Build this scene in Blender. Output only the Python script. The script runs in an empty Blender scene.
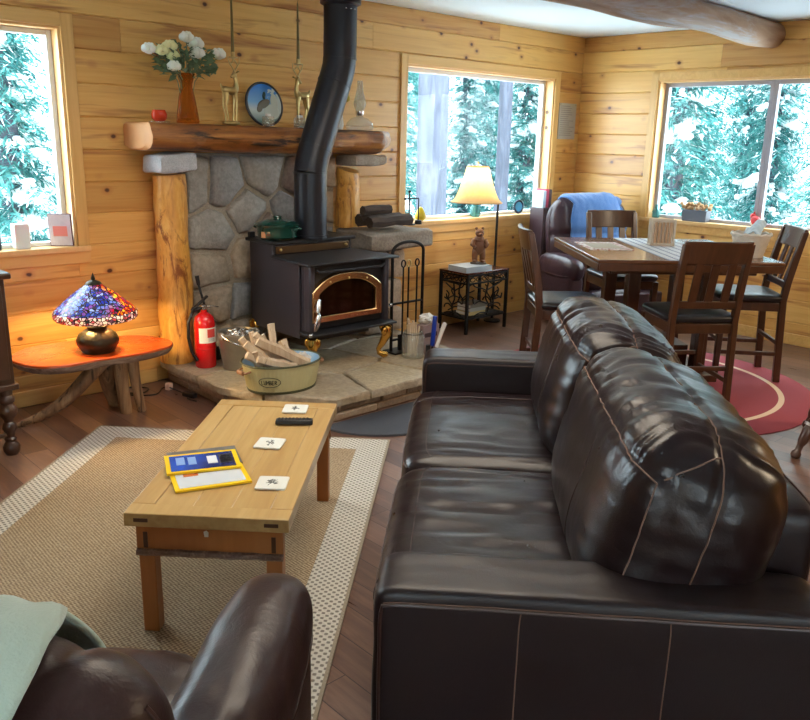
import bpy, bmesh, math, random
from mathutils import Vector as V, Matrix, noise

sc = bpy.context.scene
COL = sc.collection
RNG = random.Random(11)
R = math.radians
PI = math.pi

# ------------------------------------------------------------------ objects
def put(o, parent=None):
    COL.objects.link(o)
    if parent is not None:
        o.parent = parent
    return o

def tag(o, label, cat, group=None, kind=None):
    if label: o['label'] = label
    if cat: o['category'] = cat
    if group: o['group'] = group
    if kind: o['kind'] = kind
    return o

def thing(name, label, cat, loc=(0, 0, 0), rz=0.0, group=None):
    o = bpy.data.objects.new(name, None)
    o.empty_display_size = 0.05
    put(o)
    o.location = loc
    o.rotation_euler = (0, 0, rz)
    return tag(o, label, cat, group)

def copy_tree(o, parent=None):
    c = o.copy()
    COL.objects.link(c)
    c.parent = parent
    for ch in list(o.children):
        copy_tree(ch, c)
    return c

# ------------------------------------------------------------------ mesh builder
class MB:
    def __init__(self):
        self.v = []; self.f = []; self.mi = []; self.m = 0

    def add(self, vs, fs):
        o = len(self.v)
        self.v += [V(p) for p in vs]
        self.f += [[i + o for i in f] for f in fs]
        self.mi += [self.m] * len(fs)
        return self

    def box(self, c, s, rz=0.0, M=None, top=(1, 1)):
        x, y, z = s[0] / 2, s[1] / 2, s[2] / 2
        vs = []
        for zz, k in ((-z, (1, 1)), (z, top)):
            for sx, sy in ((-1, -1), (1, -1), (1, 1), (-1, 1)):
                vs.append(V((sx * x * k[0], sy * y * k[1], zz)))
        rot = Matrix.Rotation(rz, 3, 'Z')
        if M is not None: rot = M
        vs = [rot @ p + V(c) for p in vs]
        return self.add(vs, [(0, 3, 2, 1), (4, 5, 6, 7), (0, 1, 5, 4), (1, 2, 6, 5), (2, 3, 7, 6), (3, 0, 4, 7)])

    def bb(self, a, b):
        return self.box([(a[i] + b[i]) / 2 for i in range(3)], [abs(b[i] - a[i]) for i in range(3)])

    def bar(self, p0, p1, w, h, up=(0, 0, 1)):
        p0 = V(p0); p1 = V(p1); d = (p1 - p0); L = d.length; d.normalize()
        u = V(up)
        s = d.cross(u)
        if s.length < 1e-4: s = d.cross(V((0, 1, 0)))
        s.normalize(); u = s.cross(d)
        M = Matrix((s, d, u)).transposed()
        return self.box((p0 + p1) / 2, (w, L, h), M=M)

    def tube(self, pts, r, seg=10, cap=True, flat=None, wob=0.0, sd=0.0):
        pts = [V(p) for p in pts]; n = len(pts)
        rs = r if isinstance(r, (list, tuple)) else [r] * n
        t0 = (pts[1] - pts[0]).normalized()
        ref = V((0, 0, 1)) if abs(t0.z) < 0.9 else V((1, 0, 0))
        nrm = t0.cross(ref).normalized()
        vs = []
        for i in range(n):
            if i == 0: t = pts[1] - pts[0]
            elif i == n - 1: t = pts[-1] - pts[-2]
            else: t = pts[i + 1] - pts[i - 1]
            t = t.normalized() if t.length > 1e-9 else t0
            nrm = nrm - t * nrm.dot(t)
            if nrm.length < 1e-6: nrm = t.orthogonal()
            nrm.normalize(); b = t.cross(nrm)
            for k in range(seg):
                a = 2 * PI * k / seg
                rr = rs[i]
                if wob: rr *= 1 + wob * noise.noise(V((math.cos(a) * 1.3 + sd, math.sin(a) * 1.3, pts[i].length * 4 + sd)))
                c, s = math.cos(a) * rr, math.sin(a) * rr
                if flat: c *= flat
                vs.append(pts[i] + nrm * c + b * s)
        fs = []
        for i in range(n - 1):
            for k in range(seg):
                a = i * seg + k; b2 = i * seg + (k + 1) % seg
                fs.append((a, b2, b2 + seg, a + seg))
        if cap:
            fs.append(tuple(range(seg))[::-1]); fs.append(tuple((n - 1) * seg + k for k in range(seg)))
        return self.add(vs, fs)

    def lathe(self, prof, c=(0, 0, 0), seg=24, M=None, fn=None, cap=True):
        vs = []; c = V(c)
        for r, z in prof:
            for k in range(seg):
                a = 2 * PI * k / seg
                rr = r * (fn(a, z) if fn else 1)
                p = V((rr * math.cos(a), rr * math.sin(a), z))
                vs.append((M @ p if M is not None else p) + c)
        fs = []
        n = len(prof)
        for i in range(n - 1):
            for k in range(seg):
                a = i * seg + k; b = i * seg + (k + 1) % seg
                fs.append((a, b, b + seg, a + seg))
        if cap and prof[0][0] > 1e-5: fs.append(tuple(range(seg))[::-1])
        if cap and prof[-1][0] > 1e-5: fs.append(tuple((n - 1) * seg + k for k in range(seg)))
        return self.add(vs, fs)

    def ell(self, c, r, seg=16, rings=10, M=None, ns=0.0, fr=3.0):
        c = V(c); vs = []; fs = []
        if not isinstance(r, (tuple, list)): r = (r, r, r)
        for i in range(rings + 1):
            th = PI * i / rings
            for k in range(seg):
                a = 2 * PI * k / seg
                p = V((math.sin(th) * math.cos(a), math.sin(th) * math.sin(a), -math.cos(th)))
                s = 1 + ns * noise.noise(p * fr + c * 7) if ns else 1
                p = V((p.x * r[0], p.y * r[1], p.z * r[2])) * s
                vs.append((M @ p if M is not None else p) + c)
        for i in range(rings):
            for k in range(seg):
                a = i * seg + k; b = i * seg + (k + 1) % seg
                fs.append((a, b, b + seg, a + seg))
        return self.add(vs, fs)

    def prism(self, poly, z0, z1, M=None, inset=0.0, off=(0, 0, 0)):
        n = len(poly); off = V(off)
        cx = sum(p[0] for p in poly) / n; cy = sum(p[1] for p in poly) / n
        lay = [(z0, 0.0), (z1, 0.0)]
        if inset: lay = [(z0, 0.0), (z1 - inset, 0.0), (z1, inset)]
        vs = []
        for z, ins in lay:
            for x, y in poly:
                d = V((x - cx, y - cy)); L = d.length
                k = (L - ins) / L if L > 1e-6 else 1
                p = V((cx + d.x * k, cy + d.y * k, z))
                vs.append((M @ p if M is not None else p) + off)
        fs = [tuple(range(n))[::-1], tuple((len(lay) - 1) * n + i for i in range(n))]
        for j in range(len(lay) - 1):
            for i in range(n):
                a = j * n + i; b = j * n + (i + 1) % n
                fs.append((a, b, b + n, a + n))
        return self.add(vs, fs)

    def grid(self, fn, nu, nv, closed_u=False):
        vs = [fn(i / (nu if closed_u else nu - 1), j / (nv - 1)) for j in range(nv) for i in range(nu)]
        fs = []
        for j in range(nv - 1):
            for i in range(nu if closed_u else nu - 1):
                a = j * nu + i; b = j * nu + (i + 1) % nu
                fs.append((a, b, b + nu, a + nu))
        return self.add(vs, fs)

    def build(self, name, mat, parent=None, smooth=40, bevel=0.0, seg=2, sub=0, solid=0.0, weld=False, loc=None):
        me = bpy.data.meshes.new(name)
        bm = bmesh.new()
        bv = [bm.verts.new(p) for p in self.v]
        for f, mi in zip(self.f, self.mi):
            try:
                bf = bm.faces.new([bv[i] for i in f]); bf.material_index = mi
            except ValueError:
                pass
        if weld: bmesh.ops.remove_doubles(bm, verts=bm.verts, dist=1e-5)
        bmesh.ops.recalc_face_normals(bm, faces=bm.faces)
        bm.to_mesh(me); bm.free()
        for m in (mat if isinstance(mat, (list, tuple)) else [mat]): me.materials.append(m)
        if smooth:
            me.polygons.foreach_set('use_smooth', [True] * len(me.polygons))
            if smooth < 180: me.set_sharp_from_angle(angle=R(smooth))
        o = bpy.data.objects.new(name, me)
        put(o, parent)
        if loc is not None: o.location = loc
        if solid:
            m = o.modifiers.new('solid', 'SOLIDIFY'); m.thickness = solid; m.offset = 0
        if bevel:
            m = o.modifiers.new('bevel', 'BEVEL'); m.width = bevel; m.segments = seg; m.limit_method = 'ANGLE'; m.angle_limit = R(35)
        if sub:
            m = o.modifiers.new('sub', 'SUBSURF'); m.levels = sub; m.render_levels = sub
        return o

class Cush:
    """puffy upholstery: superellipsoid box; f(p) maps the cube surface [-1,1]^3 to a point"""
    def __init__(self, c, s, e=4.0, M=None, wr=None):
        self.c = V(c); self.s = s; self.e = e if isinstance(e, (tuple, list)) else (e,) * 3; self.M = M; self.wr = wr
    def raw(self, p):
        e = 1.0 / max(self.e)
        k = 0
        for i in range(3): k += abs(p[i]) ** self.e[i]
        # scale so that the superellipsoid is met along this ray
        lo, hi = 0.2, 1.0
        for _ in range(18):
            m = (lo + hi) / 2
            if sum((abs(p[i]) * m) ** self.e[i] for i in range(3)) > 1: hi = m
            else: lo = m
        return V((p[0] * lo, p[1] * lo, p[2] * lo))
    def f(self, p, off=0.0):
        q = self.raw(p)
        nrm = V(tuple((abs(q[i]) ** (self.e[i] - 1)) * (1 if q[i] >= 0 else -1) / (self.s[i] / 2) for i in range(3)))
        nrm.normalize()
        d = off + (self.wr(q) if self.wr else 0.0)
        r = V(tuple(q[i] * self.s[i] / 2 for i in range(3))) + nrm * d
        if self.M is not None: r = self.M @ r
        return r + self.c
    def mesh(self, mb, n=24):
        for ax in range(3):
            for sg in (-1, 1):
                def fn(u, v, ax=ax, sg=sg):
                    a = [0, 0, 0]; a[ax] = sg
                    a[(ax + 1) % 3] = math.sin((2 * u - 1) * PI / 2) ; a[(ax + 2) % 3] = math.sin((2 * v - 1) * PI / 2)
                    return self.f(a)
                mb.grid(fn, n, n)
        return mb
    def line(self, pts, n=24, off=0.003):
        """polyline of cube-surface parameters -> points on the cushion"""
        out = []
        for a, b in zip(pts[:-1], pts[1:]):
            for i in range(n):
                t = i / n
                out.append(self.f([a[k] + (b[k] - a[k]) * t for k in range(3)], off))
        out.append(self.f(pts[-1], off))
        return out

def rotX(a): return Matrix.Rotation(a, 3, 'X')
def rotY(a): return Matrix.Rotation(a, 3, 'Y')
def rotZ(a): return Matrix.Rotation(a, 3, 'Z')
def fbm(p, o=4): return noise.fractal(V(p), 1.0, 2.0, o)

def clip_half(poly, p, n):
    out = []
    for i in range(len(poly)):
        a, b = poly[i], poly[(i + 1) % len(poly)]
        da = (a[0] - p[0]) * n[0] + (a[1] - p[1]) * n[1]; db = (b[0] - p[0]) * n[0] + (b[1] - p[1]) * n[1]
        if da <= 0: out.append(a)
        if (da < 0 < db) or (db < 0 < da):
            t = da / (da - db); out.append((a[0] + (b[0] - a[0]) * t, a[1] + (b[1] - a[1]) * t))
    return out

def voronoi(poly, sites):
    cells = []
    for i, s in enumerate(sites):
        c = list(poly)
        for j, q in enumerate(sites):
            if i == j: continue
            c = clip_half(c, ((s[0] + q[0]) / 2, (s[1] + q[1]) / 2), (q[0] - s[0], q[1] - s[1]))
            if len(c) < 3: break
        if len(c) >= 3: cells.append(c)
    return cells

def rough_poly(c, gap, jit, step, rnd):
    """shrink a cell by gap and roughen its outline"""
    n = len(c); cx = sum(p[0] for p in c) / n; cy = sum(p[1] for p in c) / n
    pts = []
    for i in range(n):
        a, b = V(c[i]).to_2d() if False else V((c[i][0], c[i][1])), V((c[(i + 1) % n][0], c[(i + 1) % n][1]))
        L = (b - a).length; k = max(1, int(L / step))
        for j in range(k):
            p = a + (b - a) * (j / k)
            d = V((cx, cy)) - p; dl = d.length
            if dl < 1e-6: continue
            g = gap * (1.6 if j == 0 else 1.0) + rnd.uniform(0, jit)
            pts.append((p.x + d.x / dl * g, p.y + d.y / dl * g))
    return pts

# ------------------------------------------------------------------ materials
MATS = {}
class NT:
    def __init__(self, name):
        self.m = bpy.data.materials.new(name); self.m.use_nodes = True
        self.t = self.m.node_tree; self.t.nodes.clear()
        self.out = self.t.nodes.new('ShaderNodeOutputMaterial')
        MATS[name] = self.m
    def n(self, typ, **kw):
        nd = self.t.nodes.new('ShaderNode' + typ)
        for k, v in kw.items():
            if k.startswith('i_'):
                key = k[2:].replace('_', ' ')
                self.set(nd.inputs[key], v)
            elif k == 'ins':
                for kk, vv in v.items(): self.set(nd.inputs[kk], vv)
            else: setattr(nd, k, v)
        return nd
    def set(self, sock, v):
        if hasattr(v, 'is_output'): self.t.links.new(v, sock)
        elif hasattr(v, 'outputs'): self.t.links.new(v.outputs[0], sock)
        else:
            if isinstance(v, tuple) and len(v) == 3 and sock.type == 'RGBA': v = v + (1,)
            sock.default_value = v
    def coord(self, scale=(1, 1, 1), loc=(0, 0, 0), rot=(0, 0, 0), src='Object'):
        tc = self.n('TexCoord')
        return self.n('Mapping', ins={0: tc.outputs[src], 1: loc, 2: rot, 3: scale}).outputs[0]
    def noise(self, vec, scale=5, det=4, rough=0.5, dist=0.0):
        return self.n('TexNoise', ins={'Vector': vec, 'Scale': scale, 'Detail': det, 'Roughness': rough, 'Distortion': dist})
    def ramp(self, fac, stops, interp='LINEAR'):
        nd = self.n('ValToRGB'); self.set(nd.inputs[0], fac)
        cr = nd.color_ramp; cr.interpolation = interp
        while len(cr.elements) < len(stops): cr.elements.new(0.5)
        for e, (p, c) in zip(cr.elements, stops):
            e.position = p; e.color = (c + (1,)) if len(c) == 3 else c
        return nd.outputs[0]
    def math(self, op, a, b=0.0, c=None):
        nd = self.n('Math', operation=op); self.set(nd.inputs[0], a); self.set(nd.inputs[1], b)
        if c is not None: self.set(nd.inputs[2], c)
        return nd.outputs[0]
    def mix(self, fac, a, b, bt='MIX'):
        nd = self.n('Mix', data_type='RGBA', blend_type=bt)
        self.set(nd.inputs[0], fac); self.set(nd.inputs[6], a); self.set(nd.inputs[7], b)
        return nd.outputs[2]
    def bump(self, h, st=0.3, dist=0.01, nrm=None):
        nd = self.n('Bump', ins={'Height': h, 'Strength': st, 'Distance': dist})
        if nrm is not None: self.set(nd.inputs['Normal'], nrm)
        return nd.outputs[0]
    def pbr(self, col, rough=0.5, metal=0.0, nrm=None, **kw):
        nd = self.n('BsdfPrincipled')
        self.set(nd.inputs['Base Color'], col); self.set(nd.inputs['Roughness'], rough); self.set(nd.inputs['Metallic'], metal)
        if nrm is not None: self.set(nd.inputs['Normal'], nrm)
        for k, v in kw.items(): self.set(nd.inputs[k.replace('_', ' ')], v)
        self.t.links.new(nd.outputs[0], self.out.inputs[0])
        return nd
    def surf(self, sh):
        self.t.links.new(sh.outputs[0] if hasattr(sh, 'outputs') else sh, self.out.inputs[0]); return self.m

def lin(r, g, b):
    def f(c):
        c /= 255.0
        return c / 12.92 if c <= 0.04045 else ((c + 0.055) / 1.055) ** 2.4
    return (f(r), f(g), f(b))

def plain(name, col, rough=0.5, metal=0.0, var=0.12, sc_=8.0, bump=0.0, bs=60, **kw):
    t = NT(name); vec = t.coord()
    nz = t.noise(vec, sc_, 3)
    c = t.mix(t.math('MULTIPLY', nz.outputs[0], var * 2), tuple(col), tuple(x * 0.55 for x in col))
    nrm = t.bump(t.noise(vec, bs, 3).outputs[0], bump, 0.01) if bump else None
    t.pbr(c, rough, metal, nrm, **kw)
    return t.m

def wood(name, c0, c1, c2, axis=0, rough=0.4, freq=18, stretch=0.08, island=True, streak=None, sth=0.52, bump=0.08, coat=0.0):
    """grain along the given local axis"""
    t = NT(name)
    s = [1, 1, 1]; s[axis] = stretch
    vec = t.coord(tuple(s))
    if island:
        g = t.n('NewGeometry')
        vec = t.n('VectorMath', operation='ADD', ins={0: vec, 1: t.math('MULTIPLY', g.outputs['Random Per Island'], 13.0)}).outputs[0]
    a = t.noise(vec, freq, 6, 0.6, 1.2).outputs[0]
    b = t.noise(vec, freq * 5, 3, 0.5).outputs[0]
    f = t.math('ADD', t.math('MULTIPLY', a, 0.8), t.math('MULTIPLY', b, 0.2))
    col = t.ramp(f, [(0.3, c0), (0.5, c1), (0.7, c2)])
    if island:
        col = t.mix(0.35, col, t.ramp(g.outputs['Random Per Island'], [(0, c0), (1, c2)]))
    if streak:
        sv = t.noise(vec, freq * 0.5, 5, 0.7, 2.0).outputs[0]
        col = t.mix(t.ramp(sv, [(sth, (0, 0, 0)), (sth + 0.10, (1, 1, 1))]), col, streak)
    kw = {}
    if coat: kw = dict(Coat_Weight=coat, Coat_Roughness=0.15)
    t.pbr(col, rough, 0, t.bump(f, bump, 0.01), **kw)
    return t.m
# ------------------------------------------------------------------ material library
def pine():
    t = NT('pine_boards')
    tc = t.n('TexCoord'); sep = t.n('SeparateXYZ', ins={0: tc.outputs['Object']})
    a = t.math('ADD', sep.outputs[0], sep.outputs[1])
    g = t.n('NewGeometry'); rnd = g.outputs['Random Per Island']
    v2 = t.n('CombineXYZ', ins={0: a, 1: sep.outputs[2], 2: t.math('MULTIPLY', rnd, 17.0)}).outputs[0]
    grain = t.n('Mapping', ins={0: v2, 3: (1.2, 22.0, 1.0)}).outputs[0]
    n1 = t.noise(grain, 1.0, 5, 0.55, 0.7).outputs[0]
    fine = t.noise(t.n('Mapping', ins={0: v2, 3: (3.0, 160.0, 1.0)}).outputs[0], 1.0, 2, 0.5).outputs[0]
    f = t.math('ADD', t.math('MULTIPLY', n1, 0.85), t.math('MULTIPLY', fine, 0.15))
    c = t.ramp(f, [(0.26, lin(156, 102, 48)), (0.42, lin(208, 156, 80)), (0.6, lin(226, 182, 106)), (0.76, lin(182, 126, 62))])
    tone = t.ramp(rnd, [(0.0, lin(166, 108, 50)), (0.3, lin(212, 158, 82)), (0.65, lin(234, 190, 112)), (1.0, lin(182, 124, 60))])
    c = t.mix(0.5, c, tone)
    # heart-wood streaks
    st = t.noise(t.n('Mapping', ins={0: v2, 3: (0.8, 9.0, 1.0)}).outputs[0], 1.3, 3, 0.6, 0.4).outputs[0]
    c = t.mix(t.ramp(st, [(0.57, (0, 0, 0)), (0.70, (0.85, 0.85, 0.85))]), c, lin(150, 88, 40))
    # knots
    kv = t.n('Mapping', ins={0: v2, 3: (5.0, 7.0, 3.0)}).outputs[0]
    k = t.n('TexVoronoi', feature='F1', ins={'Vector': kv, 'Scale': 1.0, 'Randomness': 1.0})
    kd = t.n('TexNoise', ins={'Vector': v2, 'Scale': 30.0}).outputs[0]
    dist = t.math('ADD', k.outputs['Distance'], t.math('MULTIPLY', t.math('SUBTRACT', kd, 0.5), 0.06))
    km = t.ramp(dist, [(0.06, (1, 1, 1)), (0.11, (0, 0, 0))])
    kh = t.ramp(dist, [(0.07, (0.6, 0.6, 0.6)), (0.24, (0, 0, 0))])
    c = t.mix(kh, c, lin(170, 104, 52))
    c = t.mix(km, c, lin(84, 46, 24))
    t.pbr(c, 0.38, 0, t.bump(f, 0.06, 0.01), Coat_Weight=0.15, Coat_Roughness=0.3)
    return t.m
PINE = pine()
TRIM = wood('pine_trim', lin(196, 146, 80), lin(218, 172, 100), lin(232, 190, 122), 2, 0.35, 14, 0.06, bump=0.03)
TRIMH = wood('pine_trim_flat', lin(196, 146, 80), lin(218, 172, 100), lin(232, 190, 122), 0, 0.35, 14, 0.06, bump=0.03)
JAMB = wood('pine_jamb', lin(214, 168, 106), lin(226, 184, 122), lin(232, 194, 138), 2, 0.35, 10, 0.06, bump=0.03)

def floor_mat():
    t = NT('plank_laminate')
    vec = t.coord(rot=(0, 0, R(90)))
    br = t.n('TexBrick', offset=0.37, offset_frequency=2, squash=1.0,
             ins={'Vector': vec, 'Color1': (0.0, 0.0, 0.0), 'Color2': (1, 1, 1), 'Mortar': (0.5, 0.5, 0.5), 'Scale': 1.0,
                  'Mortar Size': 0.0018, 'Mortar Smooth': 0.2, 'Bias': 0.0, 'Brick Width': 1.22, 'Row Height': 0.124})
    tone = br.outputs['Color']
    off = t.n('VectorMath', operation='SCALE', ins={0: tone, 3: 23.0}).outputs[0]
    gv = t.n('VectorMath', operation='ADD', ins={0: t.coord(scale=(9, 0.9, 1)), 1: off}).outputs[0]
    g1 = t.noise(gv, 1.6, 6, 0.65, 1.0).outputs[0]
    g2 = t.noise(gv, 9.0, 3, 0.5).outputs[0]
    f = t.math('ADD', t.math('MULTIPLY', g1, 0.75), t.math('MULTIPLY', g2, 0.25))
    c = t.ramp(f, [(0.3, lin(58, 40, 34)), (0.5, lin(104, 76, 62)), (0.68, lin(150, 116, 96))])
    tc = t.ramp(tone, [(0.0, lin(74, 52, 44)), (0.5, lin(106, 78, 66)), (1.0, lin(148, 116, 98))])
    c = t.mix(0.5, c, tc)
    c = t.mix(br.outputs['Fac'], c, lin(48, 32, 26))
    nr = t.bump(t.math('ADD', t.math('MULTIPLY', f, 0.4), t.math('SUBTRACT', 1.0, br.outputs['Fac'])), 0.12, 0.006)
    t.pbr(c, t.ramp(f, [(0.3, (0.26,) * 3), (0.7, (0.4,) * 3)]), 0, nr)
    return t.m
FLOOR = floor_mat()
CEIL = plain('ceiling_paint', lin(224, 240, 252), 0.8, bump=0.05, bs=90, var=0.03)

def leather(name, c, c2, rough=0.34, wr=0.35, wsc=9.0):
    t = NT(name); vec = t.coord()
    big = t.noise(vec, wsc, 4, 0.6, 1.5).outputs[0]
    ridg = t.math('ABSOLUTE', t.math('SUBTRACT', big, 0.5))
    pore = t.n('TexVoronoi', feature='F1', ins={'Vector': vec, 'Scale': 260.0}).outputs['Distance']
    col = t.mix(t.noise(vec, 3.0, 3).outputs[0], c, c2)
    n1 = t.bump(pore, 0.10, 0.002)
    n2 = t.bump(ridg, wr, 0.02, n1)
    rg = t.math('MULTIPLY_ADD', t.noise(vec, 14, 4).outputs[0], 0.16, rough - 0.08)
    t.pbr(col, rg, 0, n2, Specular_IOR_Level=0.42)
    return t.m
SOFA_L = leather('dark_brown_leather', lin(30, 16, 18), lin(22, 13, 15), 0.31, 0.10, 6.0)
SOFA_S = leather('dark_brown_leather_smooth', lin(28, 13, 16), lin(22, 11, 13), 0.42, 0.06, 3.0)
CHAIR_L = leather('cordovan_leather', lin(54, 32, 29), lin(40, 24, 23), 0.36, 0.15, 8)
REC_L = leather('plum_brown_leather', lin(62, 42, 50), lin(46, 32, 40), 0.36, 0.25)
SEAT_L = leather('black_seat_leather', lin(30, 28, 30), lin(22, 21, 24), 0.35, 0.05)
THREAD = plain('tan_thread', lin(112, 84, 70), 0.7)
PIPING = plain('leather_piping', lin(58, 36, 30), 0.4)
BRASS_NAIL = plain('aged_brass', lin(170, 130, 70), 0.3, 1.0)

TABLE_W = wood('honey_pine_table', lin(168, 128, 74), lin(188, 152, 96), lin(206, 174, 118), 0, 0.28, 14, 0.07, streak=None, bump=0.04, coat=0.25)
TABLE_L = wood('honey_pine_leg', lin(158, 96, 46), lin(176, 112, 58), lin(190, 126, 68), 2, 0.4, 9, 0.09, bump=0.04)
BARK = wood('bark_edge', lin(80, 58, 48), lin(124, 98, 84), lin(176, 150, 130), 0, 0.9, 30, 0.2, bump=0.5)
DARKINLAY = plain('dark_walnut_inlay', lin(84, 48, 26), 0.4)
DINE_W = wood('dark_stained_oak', lin(46, 25, 14), lin(68, 39, 22), lin(92, 56, 32), 2, 0.34, 12, 0.08, bump=0.05, coat=0.1)
DINE_T = wood('dark_stained_top', lin(70, 42, 28), lin(92, 58, 38), lin(112, 74, 50), 0, 0.25, 12, 0.08, bump=0.03, coat=0.3)
TURNED = wood('antique_dark_wood', lin(44, 28, 20), lin(66, 42, 30), lin(88, 58, 42), 2, 0.3, 10, 0.15, coat=0.3)
LOG = wood('peeled_log', lin(182, 120, 48), lin(216, 158, 72), lin(232, 184, 104), 2, 0.45, 15, 0.3, island=False, streak=lin(134, 76, 30), bump=0.4, coat=0.1)
LOGX = wood('mantel_log', lin(84, 48, 22), lin(150, 94, 42), lin(196, 138, 68), 0, 0.42, 13, 0.09, island=False, streak=lin(48, 28, 15), sth=0.49, bump=0.9, coat=0.15)
ENDGR = plain('log_end_grain', lin(208, 152, 100), 0.6, sc_=20, bump=0.1)
BEAM = wood('weathered_beam_log', lin(126, 92, 66), lin(156, 124, 98), lin(172, 150, 130), 0, 0.6, 7, 0.14, island=False, streak=lin(160, 152, 150), bump=0.45)
REDWOOD = wood('redwood_burl', lin(150, 54, 18), lin(184, 74, 26), lin(206, 98, 40), 0, 0.22, 4, 0.35, island=False, bump=0.04, coat=0.4)
ROOT = wood('grey_root_wood', lin(92, 66, 46), lin(138, 104, 74), lin(176, 142, 106), 2, 0.7, 14, 0.1, island=False, streak=lin(54, 36, 26), bump=0.5)
KINDLE = wood('split_kindling', lin(160, 130, 102), lin(196, 172, 142), lin(220, 202, 176), 2, 0.75, 16, 0.08, bump=0.2)

def stone(name, cols, sc1=5.0, bump=0.6, rough=0.8):
    t = NT(name); g = t.n('NewGeometry'); rnd = g.outputs['Random Per Island']
    vec = t.n('VectorMath', operation='ADD', ins={0: t.coord(), 1: t.math('MULTIPLY', rnd, 9.0)}).outputs[0]
    a = t.noise(vec, sc1, 7, 0.62, 0.4).outputs[0]
    b = t.noise(vec, sc1 * 9, 4, 0.6).outputs[0]
    base = t.ramp(rnd, [(i / (len(cols) - 1), c) for i, c in enumerate(cols)], 'CONSTANT' if len(cols) > 4 else 'LINEAR')
    dk = t.mix(0.35, base, (0.03, 0.027, 0.024))
    lt = t.mix(0.4, base, (0.6, 0.57, 0.52))
    c = t.mix(t.ramp(a, [(0.32, (0, 0, 0)), (0.68, (1, 1, 1))]), dk, lt)
    c = t.mix(0.45, c, base)
    c = t.mix(t.ramp(b, [(0.4, (0.25,) * 3), (0.6, (0,) * 3)]), c, (0.03, 0.03, 0.03))
    h = t.math('ADD', t.math('MULTIPLY', a, 0.7), t.math('MULTIPLY', b, 0.3))
    t.pbr(c, rough, 0, t.bump(h, bump, 0.03))
    return t.m
STONE = stone('field_stone', [lin(158, 152, 144), lin(168, 150, 128), lin(134, 132, 132), lin(178, 156, 128), lin(140, 122, 112), lin(162, 158, 152)], 4.0)
MORTAR = stone('mortar', [lin(168, 152, 130), lin(156, 142, 124)], 10, 0.4)
FLAG = stone('hearth_flagstone', [lin(182, 160, 124), lin(166, 150, 126), lin(192, 170, 130), lin(160, 144, 122)], 4, 0.5, 0.55)
GRANITE = stone('grey_granite', [lin(196, 200, 206), lin(180, 186, 194)], 14, 0.5)
SLATE = stone('slate_stone', [lin(150, 140, 128), lin(166, 150, 132)], 8, 0.6)
BROWNST = stone('brown_ledge_stone', [lin(164, 132, 100), lin(178, 150, 120), lin(140, 120, 100), lin(170, 146, 122)], 6, 0.6)

STOVE = plain('stove_black_steel', lin(62, 58, 64), 0.40, 0.3, bump=0.05, bs=200)
STOVE_D = plain('stove_cast_iron', lin(30, 30, 34), 0.5, 0.2, bump=0.12, bs=160)
PIPE = plain('flue_black_steel', lin(34, 36, 44), 0.38, 0.3, var=0.2, sc_=20)
SILVER = plain('bright_steel', lin(196, 196, 198), 0.25, 1.0)
BRASS = plain('polished_brass', lin(226, 178, 92), 0.22, 1.0, var=0.2, sc_=14)
BRASS_D = plain('antique_brass', lin(212, 188, 128), 0.34, 1.0, var=0.3, sc_=30)
COPPER = plain('rose_brass_trim', lin(222, 188, 142), 0.24, 1.0, var=0.2)
IRON = plain('wrought_iron', lin(26, 24, 24), 0.5, 0.5, bump=0.1)
ENAMEL = plain('green_enamel', lin(20, 66, 56), 0.15, 0.0, Coat_Weight=0.6)
REDPAINT = plain('red_cylinder_paint', lin(206, 24, 28), 0.25, Coat_Weight=0.4)
WHITE = plain('white_paper', lin(232, 230, 224), 0.7, var=0.05)
BLACKP = plain('black_plastic', lin(22, 22, 24), 0.4)
GALV = plain('galvanised_metal', lin(176, 174, 168), 0.38, 0.85, var=0.3, sc_=18)
FOIL = plain('crumpled_foil', lin(206, 204, 200), 0.25, 0.9, bump=0.8, bs=30)
TUBG = plain('sage_painted_metal', lin(198, 192, 146), 0.45, 0.1, var=0.2)
TUBD = plain('dark_olive_paint', lin(72, 76, 52), 0.5)
TUBIN = plain('pale_blue_enamel', lin(150, 186, 216), 0.3)
NEWSP = plain('torn_newspaper', lin(214, 210, 204), 0.8, bump=0.3, bs=20)
BLUEPL = plain('blue_plastic', lin(22, 58, 168), 0.3)
RUBBER = plain('charcoal_mat', lin(58, 62, 72), 0.7, bump=0.2, bs=300)
def glassy(name, col, rough=0.02, ior=1.45, dif=0.0):
    """thin glass: clear tinted body with a fresnel sheen"""
    t = NT(name)
    tr = t.n('BsdfTransparent', ins={0: col}); gl = t.n('BsdfGlossy', ins={0: (1, 1, 1), 'Roughness': rough})
    bf = t.n('NewGeometry').outputs['Backfacing']
    fr = t.n('Fresnel', ins={'IOR': t.math('MULTIPLY_ADD', bf, 1.0 / ior - ior, ior)})
    mx = t.n('MixShader', ins={0: fr.outputs[0], 1: tr.outputs[0], 2: gl.outputs[0]})
    if dif: mx = t.n('MixShader', ins={0: dif, 1: mx.outputs[0], 2: t.n('BsdfDiffuse', ins={0: (0.85, 0.86, 0.84)}).outputs[0]})
    return t.surf(mx)
PANE = glassy('window_glass', (0.97, 0.99, 0.99), 0.0, ior=1.15)
STOVEGLASS = glassy('smoked_fire_glass', (0.55, 0.46, 0.40), 0.06, ior=1.3)
AMBER = plain('amber_glass', lin(206, 120, 36), 0.08, 0.0, Transmission_Weight=0.7, IOR=1.2)
CLEARG = glassy('clear_glass', (0.9, 0.92, 0.9), 0.03, ior=1.5, dif=0.14)
TEALG = plain('teal_glass', lin(110, 176, 176), 0.08, 0.0, Transmission_Weight=0.6, IOR=1.3)
REDG = plain('red_glass', lin(236, 74, 22), 0.08, 0.0, Transmission_Weight=0.55, IOR=1.3)
VINYL = plain('vinyl_window_frame', lin(222, 226, 230), 0.4, var=0.03)
VINYLD = plain('grey_window_frame', lin(164, 164, 174), 0.4, var=0.03)
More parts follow.
